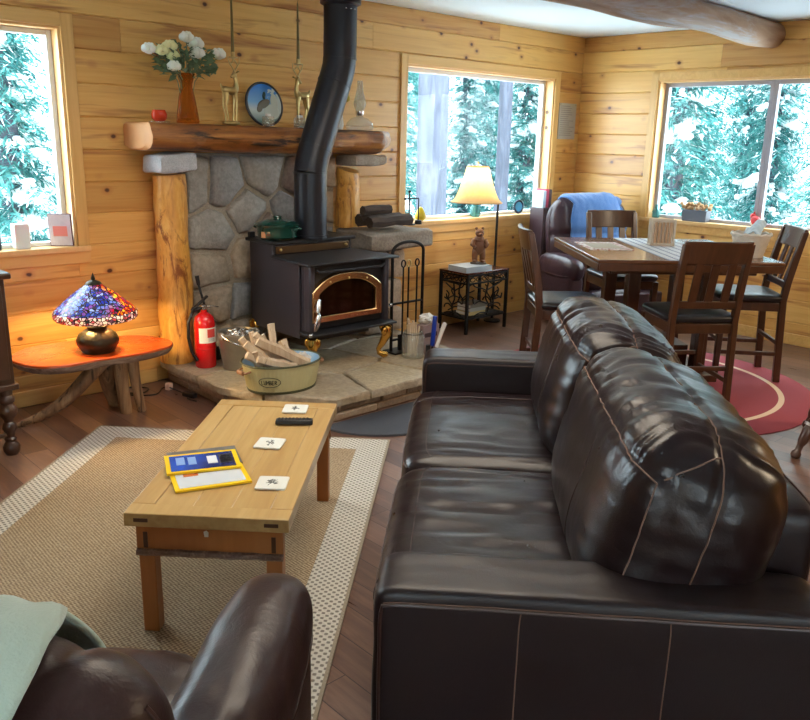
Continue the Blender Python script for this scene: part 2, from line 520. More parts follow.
CANDLE = plain('olive_candle_wax', lin(118, 110, 62), 0.5, Subsurface_Weight=0.2)
LEAF = plain('dusty_green_leaf', lin(100, 126, 92), 0.55, var=0.3)
PETAL = plain('cream_petal', lin(240, 238, 224), 0.6, var=0.08, Subsurface_Weight=0.15)
PETALY = plain('pale_yellow_petal', lin(228, 226, 168), 0.6, var=0.08, Subsurface_Weight=0.15)
TANFL = plain('dried_tan_flower', lin(206, 168, 124), 0.8, var=0.3)
GREYBOX = plain('grey_planter', lin(98, 104, 116), 0.6)
SAGE = None
def cloth(name, c, c2, sc_=160, bump=0.4):
    t = NT(name); vec = t.coord()
    w = t.noise(vec, sc_, 2).outputs[0]; w2 = t.noise(vec, 7, 4, 0.6, 0.6).outputs[0]
    t.pbr(t.mix(w2, c, c2), 0.9, 0, t.bump(t.math('ADD', t.math('MULTIPLY', w, 0.4), w2), bump, 0.01), Sheen_Weight=0.4, Sheen_Roughness=0.5)
    return t.m
SAGE = cloth('sage_fleece', lin(156, 176, 162), lin(182, 196, 180))
BLUET = cloth('blue_fleece', lin(52, 94, 152), lin(76, 122, 180), bump=0.9)
def runner_mat():
    t = NT('striped_runner'); vec = t.coord()
    s = t.n('SeparateXYZ', ins={0: vec})
    a = t.math('FRACT', t.math('MULTIPLY', s.outputs[1], 26.0)); b = t.math('FRACT', t.math('MULTIPLY', s.outputs[0], 15.0))
    m = t.math('MAXIMUM', t.math('GREATER_THAN', a, 0.6), t.math('GREATER_THAN', b, 0.72))
    t.pbr(t.mix(m, lin(226, 226, 224), lin(130, 136, 148)), 0.9)
    return t.m
RUNNER = runner_mat()
def placemat_mat():
    t = NT('patterned_placemat'); vec = t.coord()
    s = t.n('SeparateXYZ', ins={0: vec})
    bx = t.math('MAXIMUM', t.math('MULTIPLY', t.math('ABSOLUTE', s.outputs[0]), 1 / 0.21), t.math('MULTIPLY', t.math('ABSOLUTE', s.outputs[1]), 1 / 0.15))
    v = t.n('TexVoronoi', ins={'Vector': vec, 'Scale': 38.0})
    bd = t.ramp(v.outputs['Distance'], [(0.3, lin(150, 60, 62)), (0.5, lin(214, 206, 200))])
    t.pbr(t.mix(t.math('GREATER_THAN', bx, 0.72), lin(168, 158, 140), bd), 0.85)
    return t.m
PLACEMAT = placemat_mat()

def rug_mat(hx, hy):
    t = NT('woven_sisal_rug'); vec = t.coord(); s = t.n('SeparateXYZ', ins={0: vec}); x, y = s.outputs[0], s.outputs[1]
    ex = t.math('SUBTRACT', hx, t.math('ABSOLUTE', x)); ey = t.math('SUBTRACT', hy, t.math('ABSOLUTE', y))
    e = t.math('MINIMUM', ex, ey)
    def checks(fq):
        return t.math('MULTIPLY', t.math('SINE', t.math('MULTIPLY', x, fq)), t.math('SINE', t.math('MULTIPLY', y, fq)))
    ck = checks(2 * PI / 0.030)
    ckc = t.ramp(t.math('MULTIPLY_ADD', ck, 0.5, 0.5), [(0.50, lin(198, 195, 186)), (0.74, lin(122, 119, 112))])
    fine = checks(2 * PI / 0.017)
    nz = t.noise(vec, 120, 3).outputs[0]; nl = t.noise(vec, 5, 3).outputs[0]
    fv = t.math('MULTIPLY_ADD', fine, 0.35, nz)
    tan = t.ramp(fv, [(0.2, lin(108, 92, 72)), (0.5, lin(154, 134, 106)), (0.8, lin(192, 174, 144))])
    tan = t.mix(t.math('MULTIPLY', nl, 0.35), tan, lin(130, 106, 78))
    c = t.mix(t.math('LESS_THAN', e, 0.165), tan, ckc)
    c = t.mix(t.math('LESS_THAN', e, 0.012), c, lin(150, 140, 124))
    h = t.math('ADD', t.math('MULTIPLY', fine, 0.5), nz)
    t.pbr(c, 0.92, 0, t.bump(h, 0.5, 0.004))
    return t.m
def redrug_mat():
    t = NT('red_round_rug'); vec = t.coord()
    r = t.n('VectorMath', operation='LENGTH', ins={0: vec}).outputs['Value']
    ring = t.math('LESS_THAN', t.math('ABSOLUTE', t.math('SUBTRACT', r, 0.885)), 0.018)
    nz = t.noise(vec, 200, 2).outputs[0]
    c = t.mix(nz, lin(140, 56, 68), lin(164, 78, 88))
    c = t.mix(ring, c, lin(226, 202, 176))
    t.pbr(c, 0.95, 0, t.bump(nz, 0.3, 0.004))
    return t.m
def tiffany_mat():
    t = NT('stained_glass'); vec = t.coord()
    v = t.n('TexVoronoi', ins={'Vector': vec, 'Scale': 52.0}); ed = t.n('TexVoronoi', feature='DISTANCE_TO_EDGE', ins={'Vector': vec, 'Scale': 52.0})
    sp = t.n('SeparateColor', ins={0: v.outputs['Color']})
    s = t.n('SeparateXYZ', ins={0: vec})
    big = t.noise(vec, 6.0, 2).outputs[0]
    cool = t.ramp(sp.outputs[0], [(0, lin(30, 46, 160)), (0.3, lin(80, 112, 220)), (0.6, lin(96, 60, 160)), (0.85, lin(120, 150, 235))], 'CONSTANT')
    warm = t.ramp(sp.outputs[1], [(0, lin(170, 24, 40)), (0.3, lin(230, 110, 24)), (0.55, lin(245, 180, 50)), (0.72, lin(120, 30, 90))], 'CONSTANT')
    rim = t.ramp(sp.outputs[2], [(0, lin(214, 190, 214)), (0.35, lin(170, 70, 90)), (0.6, lin(225, 215, 225)), (0.8, lin(96, 64, 104))], 'CONSTANT')
    c = t.mix(t.ramp(t.math('MULTIPLY_ADD', s.outputs[0], 2.0, big), [(0.5, (0, 0, 0)), (0.62, (1, 1, 1))]), cool, warm)
    c = t.mix(t.math('LESS_THAN', s.outputs[2], 0.235), c, rim)
    lead = t.math('LESS_THAN', ed.outputs['Distance'], 0.10)
    c = t.mix(lead, c, (0.012, 0.012, 0.016))
    d = t.n('BsdfPrincipled', ins={'Base Color': c, 'Roughness': 0.25}); tr = t.n('BsdfTranslucent', ins={0: c})
    t.surf(t.n('MixShader', ins={0: 0.08, 1: d.outputs[0], 2: tr.outputs[0]}))
    return t.m
def shade_mat():
    t = NT('parchment_shade'); vec = t.coord()
    c = t.mix(t.noise(vec, 40, 3).outputs[0], lin(232, 206, 158), lin(220, 188, 138))
    d = t.n('BsdfDiffuse', ins={0: c}); tr = t.n('BsdfTranslucent', ins={0: c})
    t.surf(t.n('MixShader', ins={0: 0.6, 1: d.outputs[0], 2: tr.outputs[0]}))
    return t.m
def emis(name, col, st):
    t = NT(name); return t.surf(t.n('Emission', ins={0: col + (1,), 1: st}))
BULB = emis('warm_bulb', (1.0, 0.72, 0.38), 14.0)
def plate_mat():
    t = NT('painted_plate'); vec = t.coord()
    s = t.n('SeparateXYZ', ins={0: vec}); nz = t.noise(vec, 14, 4, 0.6).outputs[0]
    sky = t.ramp(t.math('MULTIPLY_ADD', s.outputs[2], 4.0, 0.5), [(0.0, lin(70, 110, 100)), (0.35, lin(190, 200, 196)), (0.55, lin(120, 170, 215)), (1.0, lin(56, 120, 200))])
    br = t.math('GREATER_THAN', t.math('ADD', nz, t.math('MULTIPLY', s.outputs[0], 1.5)), 0.62)
    sky = t.mix(br, sky, lin(196, 208, 200))
    t.pbr(sky, 0.2, 0, None, Coat_Weight=0.5)
    return t.m
def mag_mat(name, c0, c1):
    t = NT(name); vec = t.coord()
    s = t.n('SeparateXYZ', ins={0: vec}); nz = t.noise(vec, 9, 4).outputs[0]
    f = t.math('ADD', t.math('MULTIPLY', s.outputs[0], 3.0), nz)
    t.pbr(t.ramp(f, [(0.2, c0), (0.8, c1)]), 0.25)
    return t.m
def conifer_mat():
    t = NT('conifer_needles'); vec = t.coord(); g = t.n('NewGeometry')
    c = t.ramp(t.math('ADD', t.math('MULTIPLY', t.noise(vec, 1.2, 3).outputs[0], 0.6), t.math('MULTIPLY', g.outputs['Random Per Island'], 0.4)),
               [(0.2, lin(50, 98, 100)), (0.5, lin(80, 140, 138)), (0.8, lin(116, 168, 160))])
    d = t.n('BsdfDiffuse', ins={0: c}); tr = t.n('BsdfTranslucent', ins={0: c})
    t.surf(t.n('MixShader', ins={0: 0.3, 1: d.outputs[0], 2: tr.outputs[0]}))
    return t.m
CONIFER = conifer_mat()
SNOW = plain('fresh_snow', (0.86, 0.9, 0.93), 0.8, var=0.02, bump=0.3, bs=6)
TRUNK = wood('conifer_bark', lin(58, 62, 74), lin(80, 84, 98), lin(104, 108, 122), 2, 0.9, 8, 0.15, island=False, bump=0.8)
# ------------------------------------------------------------------ room shell
YA = 4.88; XB = 6.90; ZC = 2.555; XL = -1.6; YF = -3.2
PA = lambda a, d, z: (a, YA + d, z)          # back wall (fireplace): d goes outdoors
PB = lambda a, d, z: (XB + d, a, z)          # right wall (sliding window)
PC = lambda a, d, z: (XL - d, a, z)          # left wall, out of frame
PD = lambda a, d, z: (a, YF - d, z)          # front wall, behind the camera

def pbox(mb, P, a0, a1, d0, d1, z0, z1):
    p, q = P(a0, d0, z0), P(a1, d1, z1)
    return mb.bb([min(p[i], q[i]) for i in range(3)], [max(p[i], q[i]) for i in range(3)])

def board(mb, P, a0, a1, z0, z1, ch=0.007, th=0.018):
    """tongue and groove board: chamfered front face at d = 0"""
    vs = [P(a0, th, z0), P(a1, th, z0), P(a1, th, z1), P(a0, th, z1),
          P(a0, ch, z0), P(a1, ch, z0), P(a1, ch, z1), P(a0, ch, z1),
          P(a0 + 0.0008, 0, z0 + ch), P(a1 - 0.0008, 0, z0 + ch), P(a1 - 0.0008, 0, z1 - ch), P(a0 + 0.0008, 0, z1 - ch)]
    fs = [(8, 9, 10, 11)]
    for l in (0, 4):
        for i in range(4): fs.append((l + i, l + (i + 1) % 4, l + 4 + (i + 1) % 4, l + 4 + i))
    mb.add(vs, fs)

def sub_open(a0, a1, z0, z1, ops):
    """cut the strip a0..a1 x z0..z1 around the openings"""
    rects = [(a0, a1, z0, z1)]
    for oa0, oa1, oz0, oz1 in ops:
        nx = []
        for r in rects:
            if r[1] <= oa0 or r[0] >= oa1 or r[3] <= oz0 or r[2] >= oz1: nx.append(r); continue
            if r[0] < oa0: nx.append((r[0], oa0, r[2], r[3]))
            if r[1] > oa1: nx.append((oa1, r[1], r[2], r[3]))
            ia0, ia1 = max(r[0], oa0), min(r[1], oa1)
            if r[2] < oz0: nx.append((ia0, ia1, r[2], oz0))
            if r[3] > oz1: nx.append((ia0, ia1, oz1, r[3]))
        rects = nx
    return rects

def wall(name, P, a0, a1, ops, bh=0.186, seed=1):
    rnd = random.Random(seed); mb = MB()
    z = 0.0
    while z < ZC - 0.01:
        z1 = min(z + bh, ZC)
        a = a0 - rnd.uniform(0, 2.0)
        while a < a1:
            b = a + rnd.uniform(2.6, 4.9)
            for r in sub_open(max(a, a0), min(b, a1), z, z1, ops):
                if r[1] - r[0] > 0.02 and r[3] - r[2] > 0.012: board(mb, P, *r)
            a = b
        z = z1
    mb.m = 1
    for r in sub_open(a0 - 0.14, a1 + 0.14, 0.0, ZC, ops): pbox(mb, P, r[0], r[1], 0.018, 0.14, r[2], r[3])
    o = mb.build(name, [PINE, TRIM], smooth=0)
    o['kind'] = 'structure'
    return o

OP_A = [(0.10, 1.905, 0.925, 2.155), (4.575, 6.47, 0.925, 2.155)]
OP_B = [(2.05, 4.045, 0.930, 2.140)]
OP_C = [(-1.1, 0.3, 0.95, 2.05)]
OP_D = [(-1.2, 0.5, 0.95, 2.1)]
wall('wall_back', PA, XL, XB, OP_A, seed=4)
wall('wall_right', PB, YF, YA, OP_B, seed=9)
wall('wall_left', PC, YF, YA, OP_C, seed=5)
wall('wall_front', PD, XL, XB, OP_D, seed=6)

mb = MB(); mb.bb((XL - 0.14, YF - 0.14, -0.1), (XB + 0.14, YA + 0.14, 0)); o = mb.build('floor', FLOOR, smooth=0); o['kind'] = 'structure'
mb = MB(); mb.bb((XL - 0.14, YF - 0.14, ZC), (XB + 0.14, YA + 0.14, ZC + 0.2)); o = mb.build('ceiling', CEIL, smooth=0); o['kind'] = 'structure'
for nm, P, a0, a1 in (('baseboard_back', PA, XL, 2.36), ('baseboard_back_right', PA, 4.26, XB), ('baseboard_right', PB, YF, YA - 0.02)):
    mb = MB(); pbox(mb, P, a0, a1, -0.016, 0.0, 0.0, 0.095)
    o = mb.build(nm, TRIMH, bevel=0.005); o['kind'] = 'structure'

def window(name, P, op, mull=(), frame=VINYL, fw=0.045, tw=0.07, depth=0.11):
    a0, a1, z0, z1 = op
    root = bpy.data.objects.new(name, None); put(root); root['kind'] = 'structure'
    # flat casing boards
    for nm, r, mt in (('casing', (a0 - tw, a0, z0 - 0.02, z1 + tw), TRIM), ('casing', (a1, a1 + tw, z0 - 0.02, z1 + tw), TRIM), ('casing', (a0, a1, z1, z1 + tw), TRIMH)):
        mb = MB(); pbox(mb, P, r[0], r[1], -0.018, 0.002, r[2], r[3]); mb.build(nm, mt, root, bevel=0.003)
    mb = MB(); pbox(mb, P, a0 - tw, a1 + tw, -0.03, -0.0005, z0 - 0.028, z0 + 0.004); pbox(mb, P, a0 + 0.0005, a1 - 0.0005, -0.0005, depth, z0 + 0.0005, z0 + 0.004); mb.build('sill', JAMB, root, bevel=0.004)
    mb = MB(); pbox(mb, P, a0 - tw, a1 + tw, -0.014, 0.0, z0 - 0.10, z0 - 0.028); mb.build('apron', TRIMH, root, bevel=0.003)
    t = 0.015
    for r in ((a0, a0 + t, z0, z1), (a1 - t, a1, z0, z1)):
        mb = MB(); pbox(mb, P, r[0], r[1], 0.0, depth, r[2], r[3]); mb.build('jamb', JAMB, root, smooth=0)
    mb = MB(); pbox(mb, P, a0 + t, a1 - t, 0.0, depth, z1 - t, z1); mb.build('head_jamb', JAMB, root, smooth=0)
    # vinyl sashes
    edges = [a0 + t] + list(mull) + [a1 - t]
    for i in range(len(edges) - 1):
        b0, b1 = edges[i], edges[i + 1]
        mb = MB(); y0, y1 = z0 + 0.004, z1 - t
        for r in ((b0, b0 + fw, y0, y1), (b1 - fw, b1, y0, y1), (b0 + fw, b1 - fw, y0, y0 + fw * 0.8), (b0 + fw, b1 - fw, y1 - fw, y1)):
            pbox(mb, P, r[0], r[1], depth - 0.02, depth + 0.03, r[2], r[3])
        mb.build('sash', frame, root, bevel=0.004)
        mb = MB(); pbox(mb, P, b0 + fw - 0.005, b1 - fw + 0.005, depth + 0.003, depth + 0.007, y0 + fw * 0.8 - 0.005, y1 - fw + 0.005)
        mb.build('pane', PANE, root, smooth=0)
    return root
window('window_1', PA, OP_A[0], fw=0.03)
window('window_2', PA, OP_A[1], fw=0.032)
window('window_3', PB, OP_B[0], mull=(3.045,), frame=VINYLD, fw=0.035)
window('fill_window_left', PC, OP_C[0], mull=(-0.4,))  # unseen window added in the left wall to let in fill daylight
window('fill_window_rear', PD, OP_D[0], mull=(-0.35,))  # added behind the camera so sky light fills the sofa side and armchair

# ceiling log beam that runs into the right wall
mb = MB()
pts = [(XL + (XB + 0.05 - XL) * i / 60, 3.06 + 0.015 * math.sin(i * 0.35), ZC - 0.094 + 0.008 * math.sin(i * 0.5 + 1)) for i in range(61)]
mb.tube(pts, [0.102 + 0.006 * math.sin(i * 0.7) for i in range(61)], 24, wob=0.05)
o = mb.build('ceiling_beam', BEAM); tag(o, None, None, kind='structure')

# ------------------------------------------------------------------ outdoors
def ground_z(x, y):
    d = max(0.0, max(x - 9, y - 8))
    return -1.3 + 0.10 * d + 0.35 * max(0, d - 16) + 0.25 * noise.noise(V((x * 0.3, y * 0.3, 0)))
mb = MB()
mb.grid(lambda u, v: V((-25 + 75 * u, -14 + 64 * v, ground_z(-25 + 75 * u, -14 + 64 * v))), 60, 52)
tag(mb.build('snowy_ground', SNOW, smooth=180), 'snow covered hillside rising behind the trees outside', 'ground', kind='structure')

def conifer_meshes(seed, H=9.0, RAD=0.80, nb=210, snow=0.5):
    rnd = random.Random(seed); tk, fo, sn = MB(), MB(), MB()
    tk.tube([(0, 0, -0.6), (0.03, 0, H * 0.5), (0, 0.02, H)], [0.17, 0.11, 0.02], 10)
    for b in range(nb):
        h = 0.15 + (H - 0.5) * (b / nb) ** 1.05
        L = RAD * (1 - h / H) ** 0.75 * rnd.uniform(0.7, 1.1) + 0.08
        az = b * 2.39996 + rnd.uniform(-0.3, 0.3); dr = rnd.uniform(0.25, 0.55)
        dx, dy = math.cos(az), math.sin(az); n = max(4, int(L / 0.085))
        snowy = rnd.random() < snow; t0 = rnd.uniform(0.1, 0.5); t1 = t0 + rnd.uniform(0.2, 0.6); big = rnd.choice((0.7, 0.9, 1.5))
        for i in range(1, n + 1):
            t = i / n; r = L * t
            c = V((dx * r, dy * r, h + 0.10 * L * t - dr * L * t * t))
            w = 0.16 * (1.05 - t) + 0.07
            for k in range(22):
                s = (k % 2) * 2 - 1
                fo.m = 1 if rnd.random() < 0.06 + (0.12 if snowy else 0) else 0
                a2 = az + s * rnd.uniform(0.2, 1.5); q = w * rnd.uniform(0.5, 1.3)
                tip = c + V((math.cos(a2) * q, math.sin(a2) * q, -q * rnd.uniform(-0.1, 0.9)))
                wd = V((-math.sin(a2), math.cos(a2), rnd.uniform(-0.8, 0.8))) * rnd.uniform(0.006, 0.018)
                c0 = c; c = c0 + V((rnd.uniform(-.09, .09), rnd.uniform(-.09, .09), rnd.uniform(-.10, .05))); tip = tip + c - c0
                mid = (c + tip) / 2
                fo.add([c, mid + wd, tip, mid - wd], [(0, 1, 2, 3)]); c = c0
            if snowy and t > 0.2 and t > t0 and t < t1:
                for k2 in range(3):
                    k = rnd.uniform(0.04, 0.10) * (1.2 - 0.4 * t) * big
                    sn.ell(c + V((rnd.uniform(-.06, .06), rnd.uniform(-.06, .06), 0.02 + rnd.uniform(-.02, .05))) , (k * 1.4, k * 0.9, k * 0.6), 6, 4, M=rotZ(az), ns=0.5, fr=2.5)
    return tk, fo, sn
PROTO = []
for s_, sw in ((3, 0.30), (8, 0.55), (15, 0.42)):
    tk, fo, sn = conifer_meshes(s_, snow=sw)
    root = thing('conifer_tree', 'teal green conifer with snow on its boughs in the forest outside the windows', 'tree', group='snowy conifers outside the windows')
    tk.build('trunk', TRUNK, root); fo.build('foliage', [CONIFER, SNOW], root, smooth=0)['kind'] = 'stuff'; sn.build('snow_load', SNOW, root, smooth=180)['kind'] = 'stuff'
    PROTO.append(root)
rt = random.Random(21)
spots = [(3.2, 9.9), (11.4, 6.3), (10.6, 11.6)]
for _ in range(9000):
    d = rt.uniform(0, 1) ** 0.8
    k = rt.random()
    if k < 0.25: y = 9.6 + 13 * d; x = y * rt.uniform(0.20, 0.48)
    elif k < 0.6: y = 9.6 + 12 * d; x = y * rt.uniform(0.84, 1.48)
    else: x = 10.6 + 12 * d; y = x * rt.uniform(0.28, 0.66)
    if all((x - a) ** 2 + (y - b) ** 2 > 2.12 ** 2 for a, b in spots) and all((x - a) ** 2 + (y - b) ** 2 > 1.4 ** 2 for a, b in ((8.55, 8.55), (12.2, 10.3))): spots.append((x, y))
    if len(spots) >= 95: break
for i, (x, y) in enumerate(spots):
    p = PROTO[i % 3]
    o = p if i < 3 else copy_tree(p)
    o.location = (x, y, ground_z(x, y)); o.rotation_euler = (0, 0, rt.uniform(0, 6.28))
    s = rt.uniform(0.85, 1.02); o.scale = (s, s, s)

def big_trunk(x, y, r, label):
    mb = MB(); z0 = ground_z(x, y)
    mb.tube([(0, 0, -0.3 + 0.55 * i) for i in range(24)], [r * (1.25 - 0.25 * min(1, i / 3)) * (1 - 0.012 * i) for i in range(24)], 18, wob=0.12)
    o = mb.build('fir_trunk', TRUNK, loc=(x, y, z0)); return tag(o, label, 'tree trunk')
big_trunk(8.55, 8.55, 0.235, 'thick bare grey tree trunk left in the middle window view')
big_trunk(12.2, 10.3, 0.135, 'slim bare grey tree trunk behind the lit floor lamp shade')

# ------------------------------------------------------------------ light
w = bpy.data.worlds.new('World'); sc.world = w; w.use_nodes = True
bg = w.node_tree.nodes['Background']; bg.inputs[0].default_value = (0.80, 0.93, 1.0, 1); bg.inputs[1].default_value = 10.0

def area(name, loc, rot, sx, sy, power, col=(1, 1, 1)):
    l = bpy.data.lights.new(name, 'AREA'); l.shape = 'RECTANGLE'; l.size = sx; l.size_y = sy; l.energy = power; l.color = col
    o = bpy.data.objects.new(name, l); COL.objects.link(o); o.location = loc; o.rotation_euler = rot; return o
def point(name, loc, power, col, r=0.03):
    l = bpy.data.lights.new(name, 'POINT'); l.energy = power; l.color = col; l.shadow_soft_size = r
    o = bpy.data.objects.new(name, l); COL.objects.link(o); o.location = loc; return o
# ceiling lamps of the room behind the camera
for x, y, p in ((5.4, -0.7, 60),):
    a = area('unseen_overhead_light', (x, y, ZC - 0.03), (0, 0, 0), 0.5, 0.5, p, (1.0, 0.80, 0.56))

area('unseen_overhead_light', (2.3, 2.3, ZC - 0.03), (0, 0, 0), 1.6, 1.6, 48, (1.0, 0.88, 0.72))  # added fill light over the seating group, no known fixture here

# ------------------------------------------------------------------ camera
def camera():
    yaw, pit, rol = R(43.49), R(15.34), R(1.37)
    f = V((math.sin(yaw) * math.cos(pit), math.cos(yaw) * math.cos(pit), -math.sin(pit)))
    r = V((math.cos(yaw), -math.sin(yaw), 0)); u = r.cross(f)
    r2 = math.cos(rol) * r + math.sin(rol) * u; u2 = -math.sin(rol) * r + math.cos(rol) * u
    cam = bpy.data.cameras.new('Camera'); cam.sensor_width = 36; cam.lens = 36 * 811 / 810; cam.clip_start = 0.02; cam.clip_end = 300
    o = bpy.data.objects.new('Camera', cam); COL.objects.link(o)
    M = Matrix((r2, u2, -f)).transposed().to_4x4(); M.translation = V((0, 0, 1.6))
    o.matrix_world = M
    sc.camera = o
camera()
sc.view_settings.view_transform = 'Standard'; sc.view_settings.look = 'None'; sc.view_settings.gamma = 1.0
sc.view_settings.use_curve_mapping = False
sc.view_settings.exposure = 0.28
try:
    sc.cycles.max_bounces = 10; sc.cycles.transparent_max_bounces = 16; sc.cycles.diffuse_bounces = 5
    sc.cycles.use_denoising = True
    sc.cycles.sample_clamp_indirect = 6.0
except Exception:
    pass
# ------------------------------------------------------------------ fireplace: hearth, stone back, posts, mantel
HZ = 0.15
HEARTH = [(2.37, 4.862), (2.355, 4.08), (2.45, 3.84), (2.75, 3.45), (3.70, 3.45), (4.14, 3.86), (4.25, 4.862)]
rs = random.Random(5)
hearth = thing('hearth', 'low raised flagstone hearth under the black wood stove', 'hearth', (3.25, 4.2, 0))
OFFH = V((-3.25, -4.2, 0))
mb = MB()
for lay, (z0, z1) in enumerate(((0.0, 0.05), (0.047, 0.104))):
    n = len(HEARTH)
    for i in range(n - 1):
        a, b = V(HEARTH[i]).to_3d() if False else V((HEARTH[i][0], HEARTH[i][1], 0)), V((HEARTH[i + 1][0], HEARTH[i + 1][1], 0))
        L = (b - a).length; k = max(1, round(L / 0.3)); t = (b - a).normalized(); nr = V((-t.y, t.x, 0))
        cuts = [0] + sorted((j + rs.uniform(-0.3, 0.3)) / k for j in range(1, k)) + [1]
        for c0, c1 in zip(cuts[:-1], cuts[1:]):
            p0 = a + (b - a) * c0 + t * 0.004; p1 = a + (b - a) * c1 - t * 0.004
            ins = rs.uniform(0.035, 0.06)
            m = (p0 + p1) / 2 + nr * (ins + 0.09) * 1.0
            mb.bar(p0 + nr * (ins + 0.08) + V((0, 0, (z0 + z1) / 2)) + OFFH, p1 + nr * (ins + 0.08) + V((0, 0, (z0 + z1) / 2)) + OFFH, 0.16, z1 - z0 - 0.004)
mb.build('base_stones', BROWNST, hearth, bevel=0.009)
# check that bars sit inside: core block
mb = MB(); core = [((x - 3.25) * 0.93, (y - 4.25) * 0.90 + 0.05) for x, y in HEARTH]; mb.prism(core, 0.0, 0.10); mb.build('core', MORTAR, hearth)
mb = MB()
sites = [(2.6, 4.6), (2.62, 4.15), (2.85, 3.75), (3.3, 3.62), (3.8, 3.75), (3.2, 4.15), (3.75, 4.25), (3.1, 4.65), (4.0, 4.7), (3.6, 4.7)]
for c in voronoi(HEARTH, sites):
    c2 = rough_poly(c, 0.004, 0.014, 0.06, rs)
    mb.prism([(x - 3.25, y - 4.2) for x, y in c2], 0.10, HZ + rs.uniform(-0.004, 0.0), inset=0.008)
mb.build('flagstone_top', FLAG, hearth)

# stone fire back
back = thing('stone_fireback', 'grey fieldstone wall behind the wood stove between two log posts', 'stone wall', (3.2, 4.86, HZ))
mb = MB(); mb.bb((-0.625, -0.045, 0.002), (0.595, 0.015, 1.322)); mb.build('mortar', MORTAR, back, smooth=0)
rect = [(-0.625, 0.002), (0.595, 0.002), (0.595, 1.322), (-0.625, 1.322)]
sites = []
tries = 0
while len(sites) < 26 and tries < 5000:
    tries += 1
    p = (rs.uniform(-0.61, 0.58), rs.uniform(0.02, 1.28))
    if all((p[0] - q[0]) ** 2 + ((p[1] - q[1]) * 1.15) ** 2 > 0.225 ** 2 for q in sites): sites.append(p)
mb = MB(); MX = Matrix(((1, 0, 0), (0, 0, -1), (0, 1, 0)))
for c in voronoi(rect, sites):
    c2 = rough_poly(c, 0.012, 0.012, 0.05, rs)
    d = rs.uniform(0.075, 0.105)
    mb.prism(c2, 0.02, d, M=MX, inset=0.02)
mb.build('stones', STONE, back, smooth=60)

def log_post(x, y, z0, z1, r, label, sd):
    mb = MB(); n = 30
    mb.tube([(0.012 * noise.noise(V((sd, i * 0.2, 0))), 0.012 * noise.noise(V((sd, i * 0.2, 5))), (z1 - z0) * i / n) for i in range(n + 1)],
            [r * (1.06 - 0.10 * i / n + 0.03 * noise.noise(V((sd, i * 0.6, 2)))) for i in range(n + 1)], 28, wob=0.10, sd=sd)
    o = mb.build('log_post', LOG, loc=(x, y, z0)); return tag(o, label, 'log post')
log_post(2.462, 4.765, HZ + 0.008, 1.344, 0.105, 'golden peeled log post left of the stonework standing on the hearth', 1.0)
log_post(3.895, 4.765, 0.96, 1.362, 0.086, 'golden peeled log post right of the flue pipe standing on the stone ledge', 4.0)

def rough_block(mb, c, s, sd, amp=0.02, n=5):
    vs = []
    base = len(mb.v)
    for ax in range(3):
        for sg in (-1, 1):
            def fn(u, v):
                a = [0, 0, 0]; a[ax] = sg; a[(ax + 1) % 3] = 2 * u - 1; a[(ax + 2) % 3] = 2 * v - 1
                p = V((a[0] * s[0] / 2, a[1] * s[1] / 2, a[2] * s[2] / 2))
                k = 1 - 0.05 * (sum(abs(q) > 0.98 for q in a) - 1)
                p = p * k
                return p + V(c) + amp * V((noise.noise(p * 6 + V((sd, 0, 0))), noise.noise(p * 6 + V((0, sd, 0))), noise.noise(p * 6 + V((0, 0, sd)))))
            mb.grid(fn, n + 2, n + 2)
    return mb
mb = rough_block(MB(), (0, 0, 0), (0.245, 0.25, 0.112), 3.0, 0.012, 8)
for i, p in enumerate(mb.v): p.z += 0.012 * p.x / 0.17
tag(mb.build('corbel_stone', GRANITE, smooth=50, weld=True, loc=(2.435, 4.70, 1.419)), 'light grey granite block between left log post and mantel', 'stone')
mb = rough_block(MB(), (0, 0, 0), (0.31, 0.24, 0.075), 8.0, 0.014, 8)
for p in mb.v:
    if p.x > 0: p.z += 0.10 * max(0, p.x) * (1 if p.z < 0 else 0)
tag(mb.build('corbel_stone', SLATE, smooth=50, weld=True, loc=(3.975, 4.71, 1.429)), 'thin grey-brown stone slab between right log post and mantel', 'stone')

# mantel: split log, flat on top
mantel = thing('mantel_log', 'long rough split-log mantel shelf above the stove', 'mantel', (3.18, 4.705, 1.48))
mb = MB(); N = 70
sec = [(-0.155, 0.05), (-0.165, 0.10), (-0.150, 0.150), (-0.125, 0.172), (0.16, 0.172), (0.17, 0.15), (0.17, 0.03), (0.10, 0.0), (-0.06, 0.0), (-0.12, 0.018)]
def msec(i):
    x = -0.925 + 1.93 * i / N
    k = 1.0 if i < N - 5 else 1.0 - 0.05 * (i - N + 5)
    out = []
    for j, (y, z) in enumerate(sec):
        nn = noise.noise(V((x * 3, j * 1.7, 0))); n2 = noise.noise(V((x * 11, j * 2.3, 3)))
        top = z > 0.17
        dy = 0.030 * nn + 0.013 * n2 if y < 0.1 else 0
        dz = (abs(0.022 * nn + 0.011 * n2) if z < 0.06 else 0.022 * nn + 0.011 * n2) if not top else 0.003 * nn
        zz = (z + dz - 0.172) * k + 0.172 - (0.012 * (x + 0.95) / 1.9)
        out.append(V((x, (y + dy - 0.17) * k + 0.17, zz)))
    return out
rows = [msec(i) for i in range(N + 1)]
m = len(sec)
mb.add([p for r in rows for p in r], [(i * m + j, i * m + (j + 1) % m, (i + 1) * m + (j + 1) % m, (i + 1) * m + j) for i in range(N) for j in range(m)] + [tuple(N * m + j for j in range(m))])
mb.build('log', LOGX, mantel, smooth=50)
mb = MB()
mb.add([p for p in rows[0]] + [V((p.x - 0.02, p.y * 0.86 + 0.02, (p.z - 0.09) * 0.86 + 0.09)) for p in rows[0]],
       [(j, (j + 1) % m, m + (j + 1) % m, m + j) for j in range(m)] + [tuple(m + j for j in range(m))[::-1]])
mb.build('cut_end', ENDGR, mantel, smooth=30)
MZ = 1.651   # top of the mantel

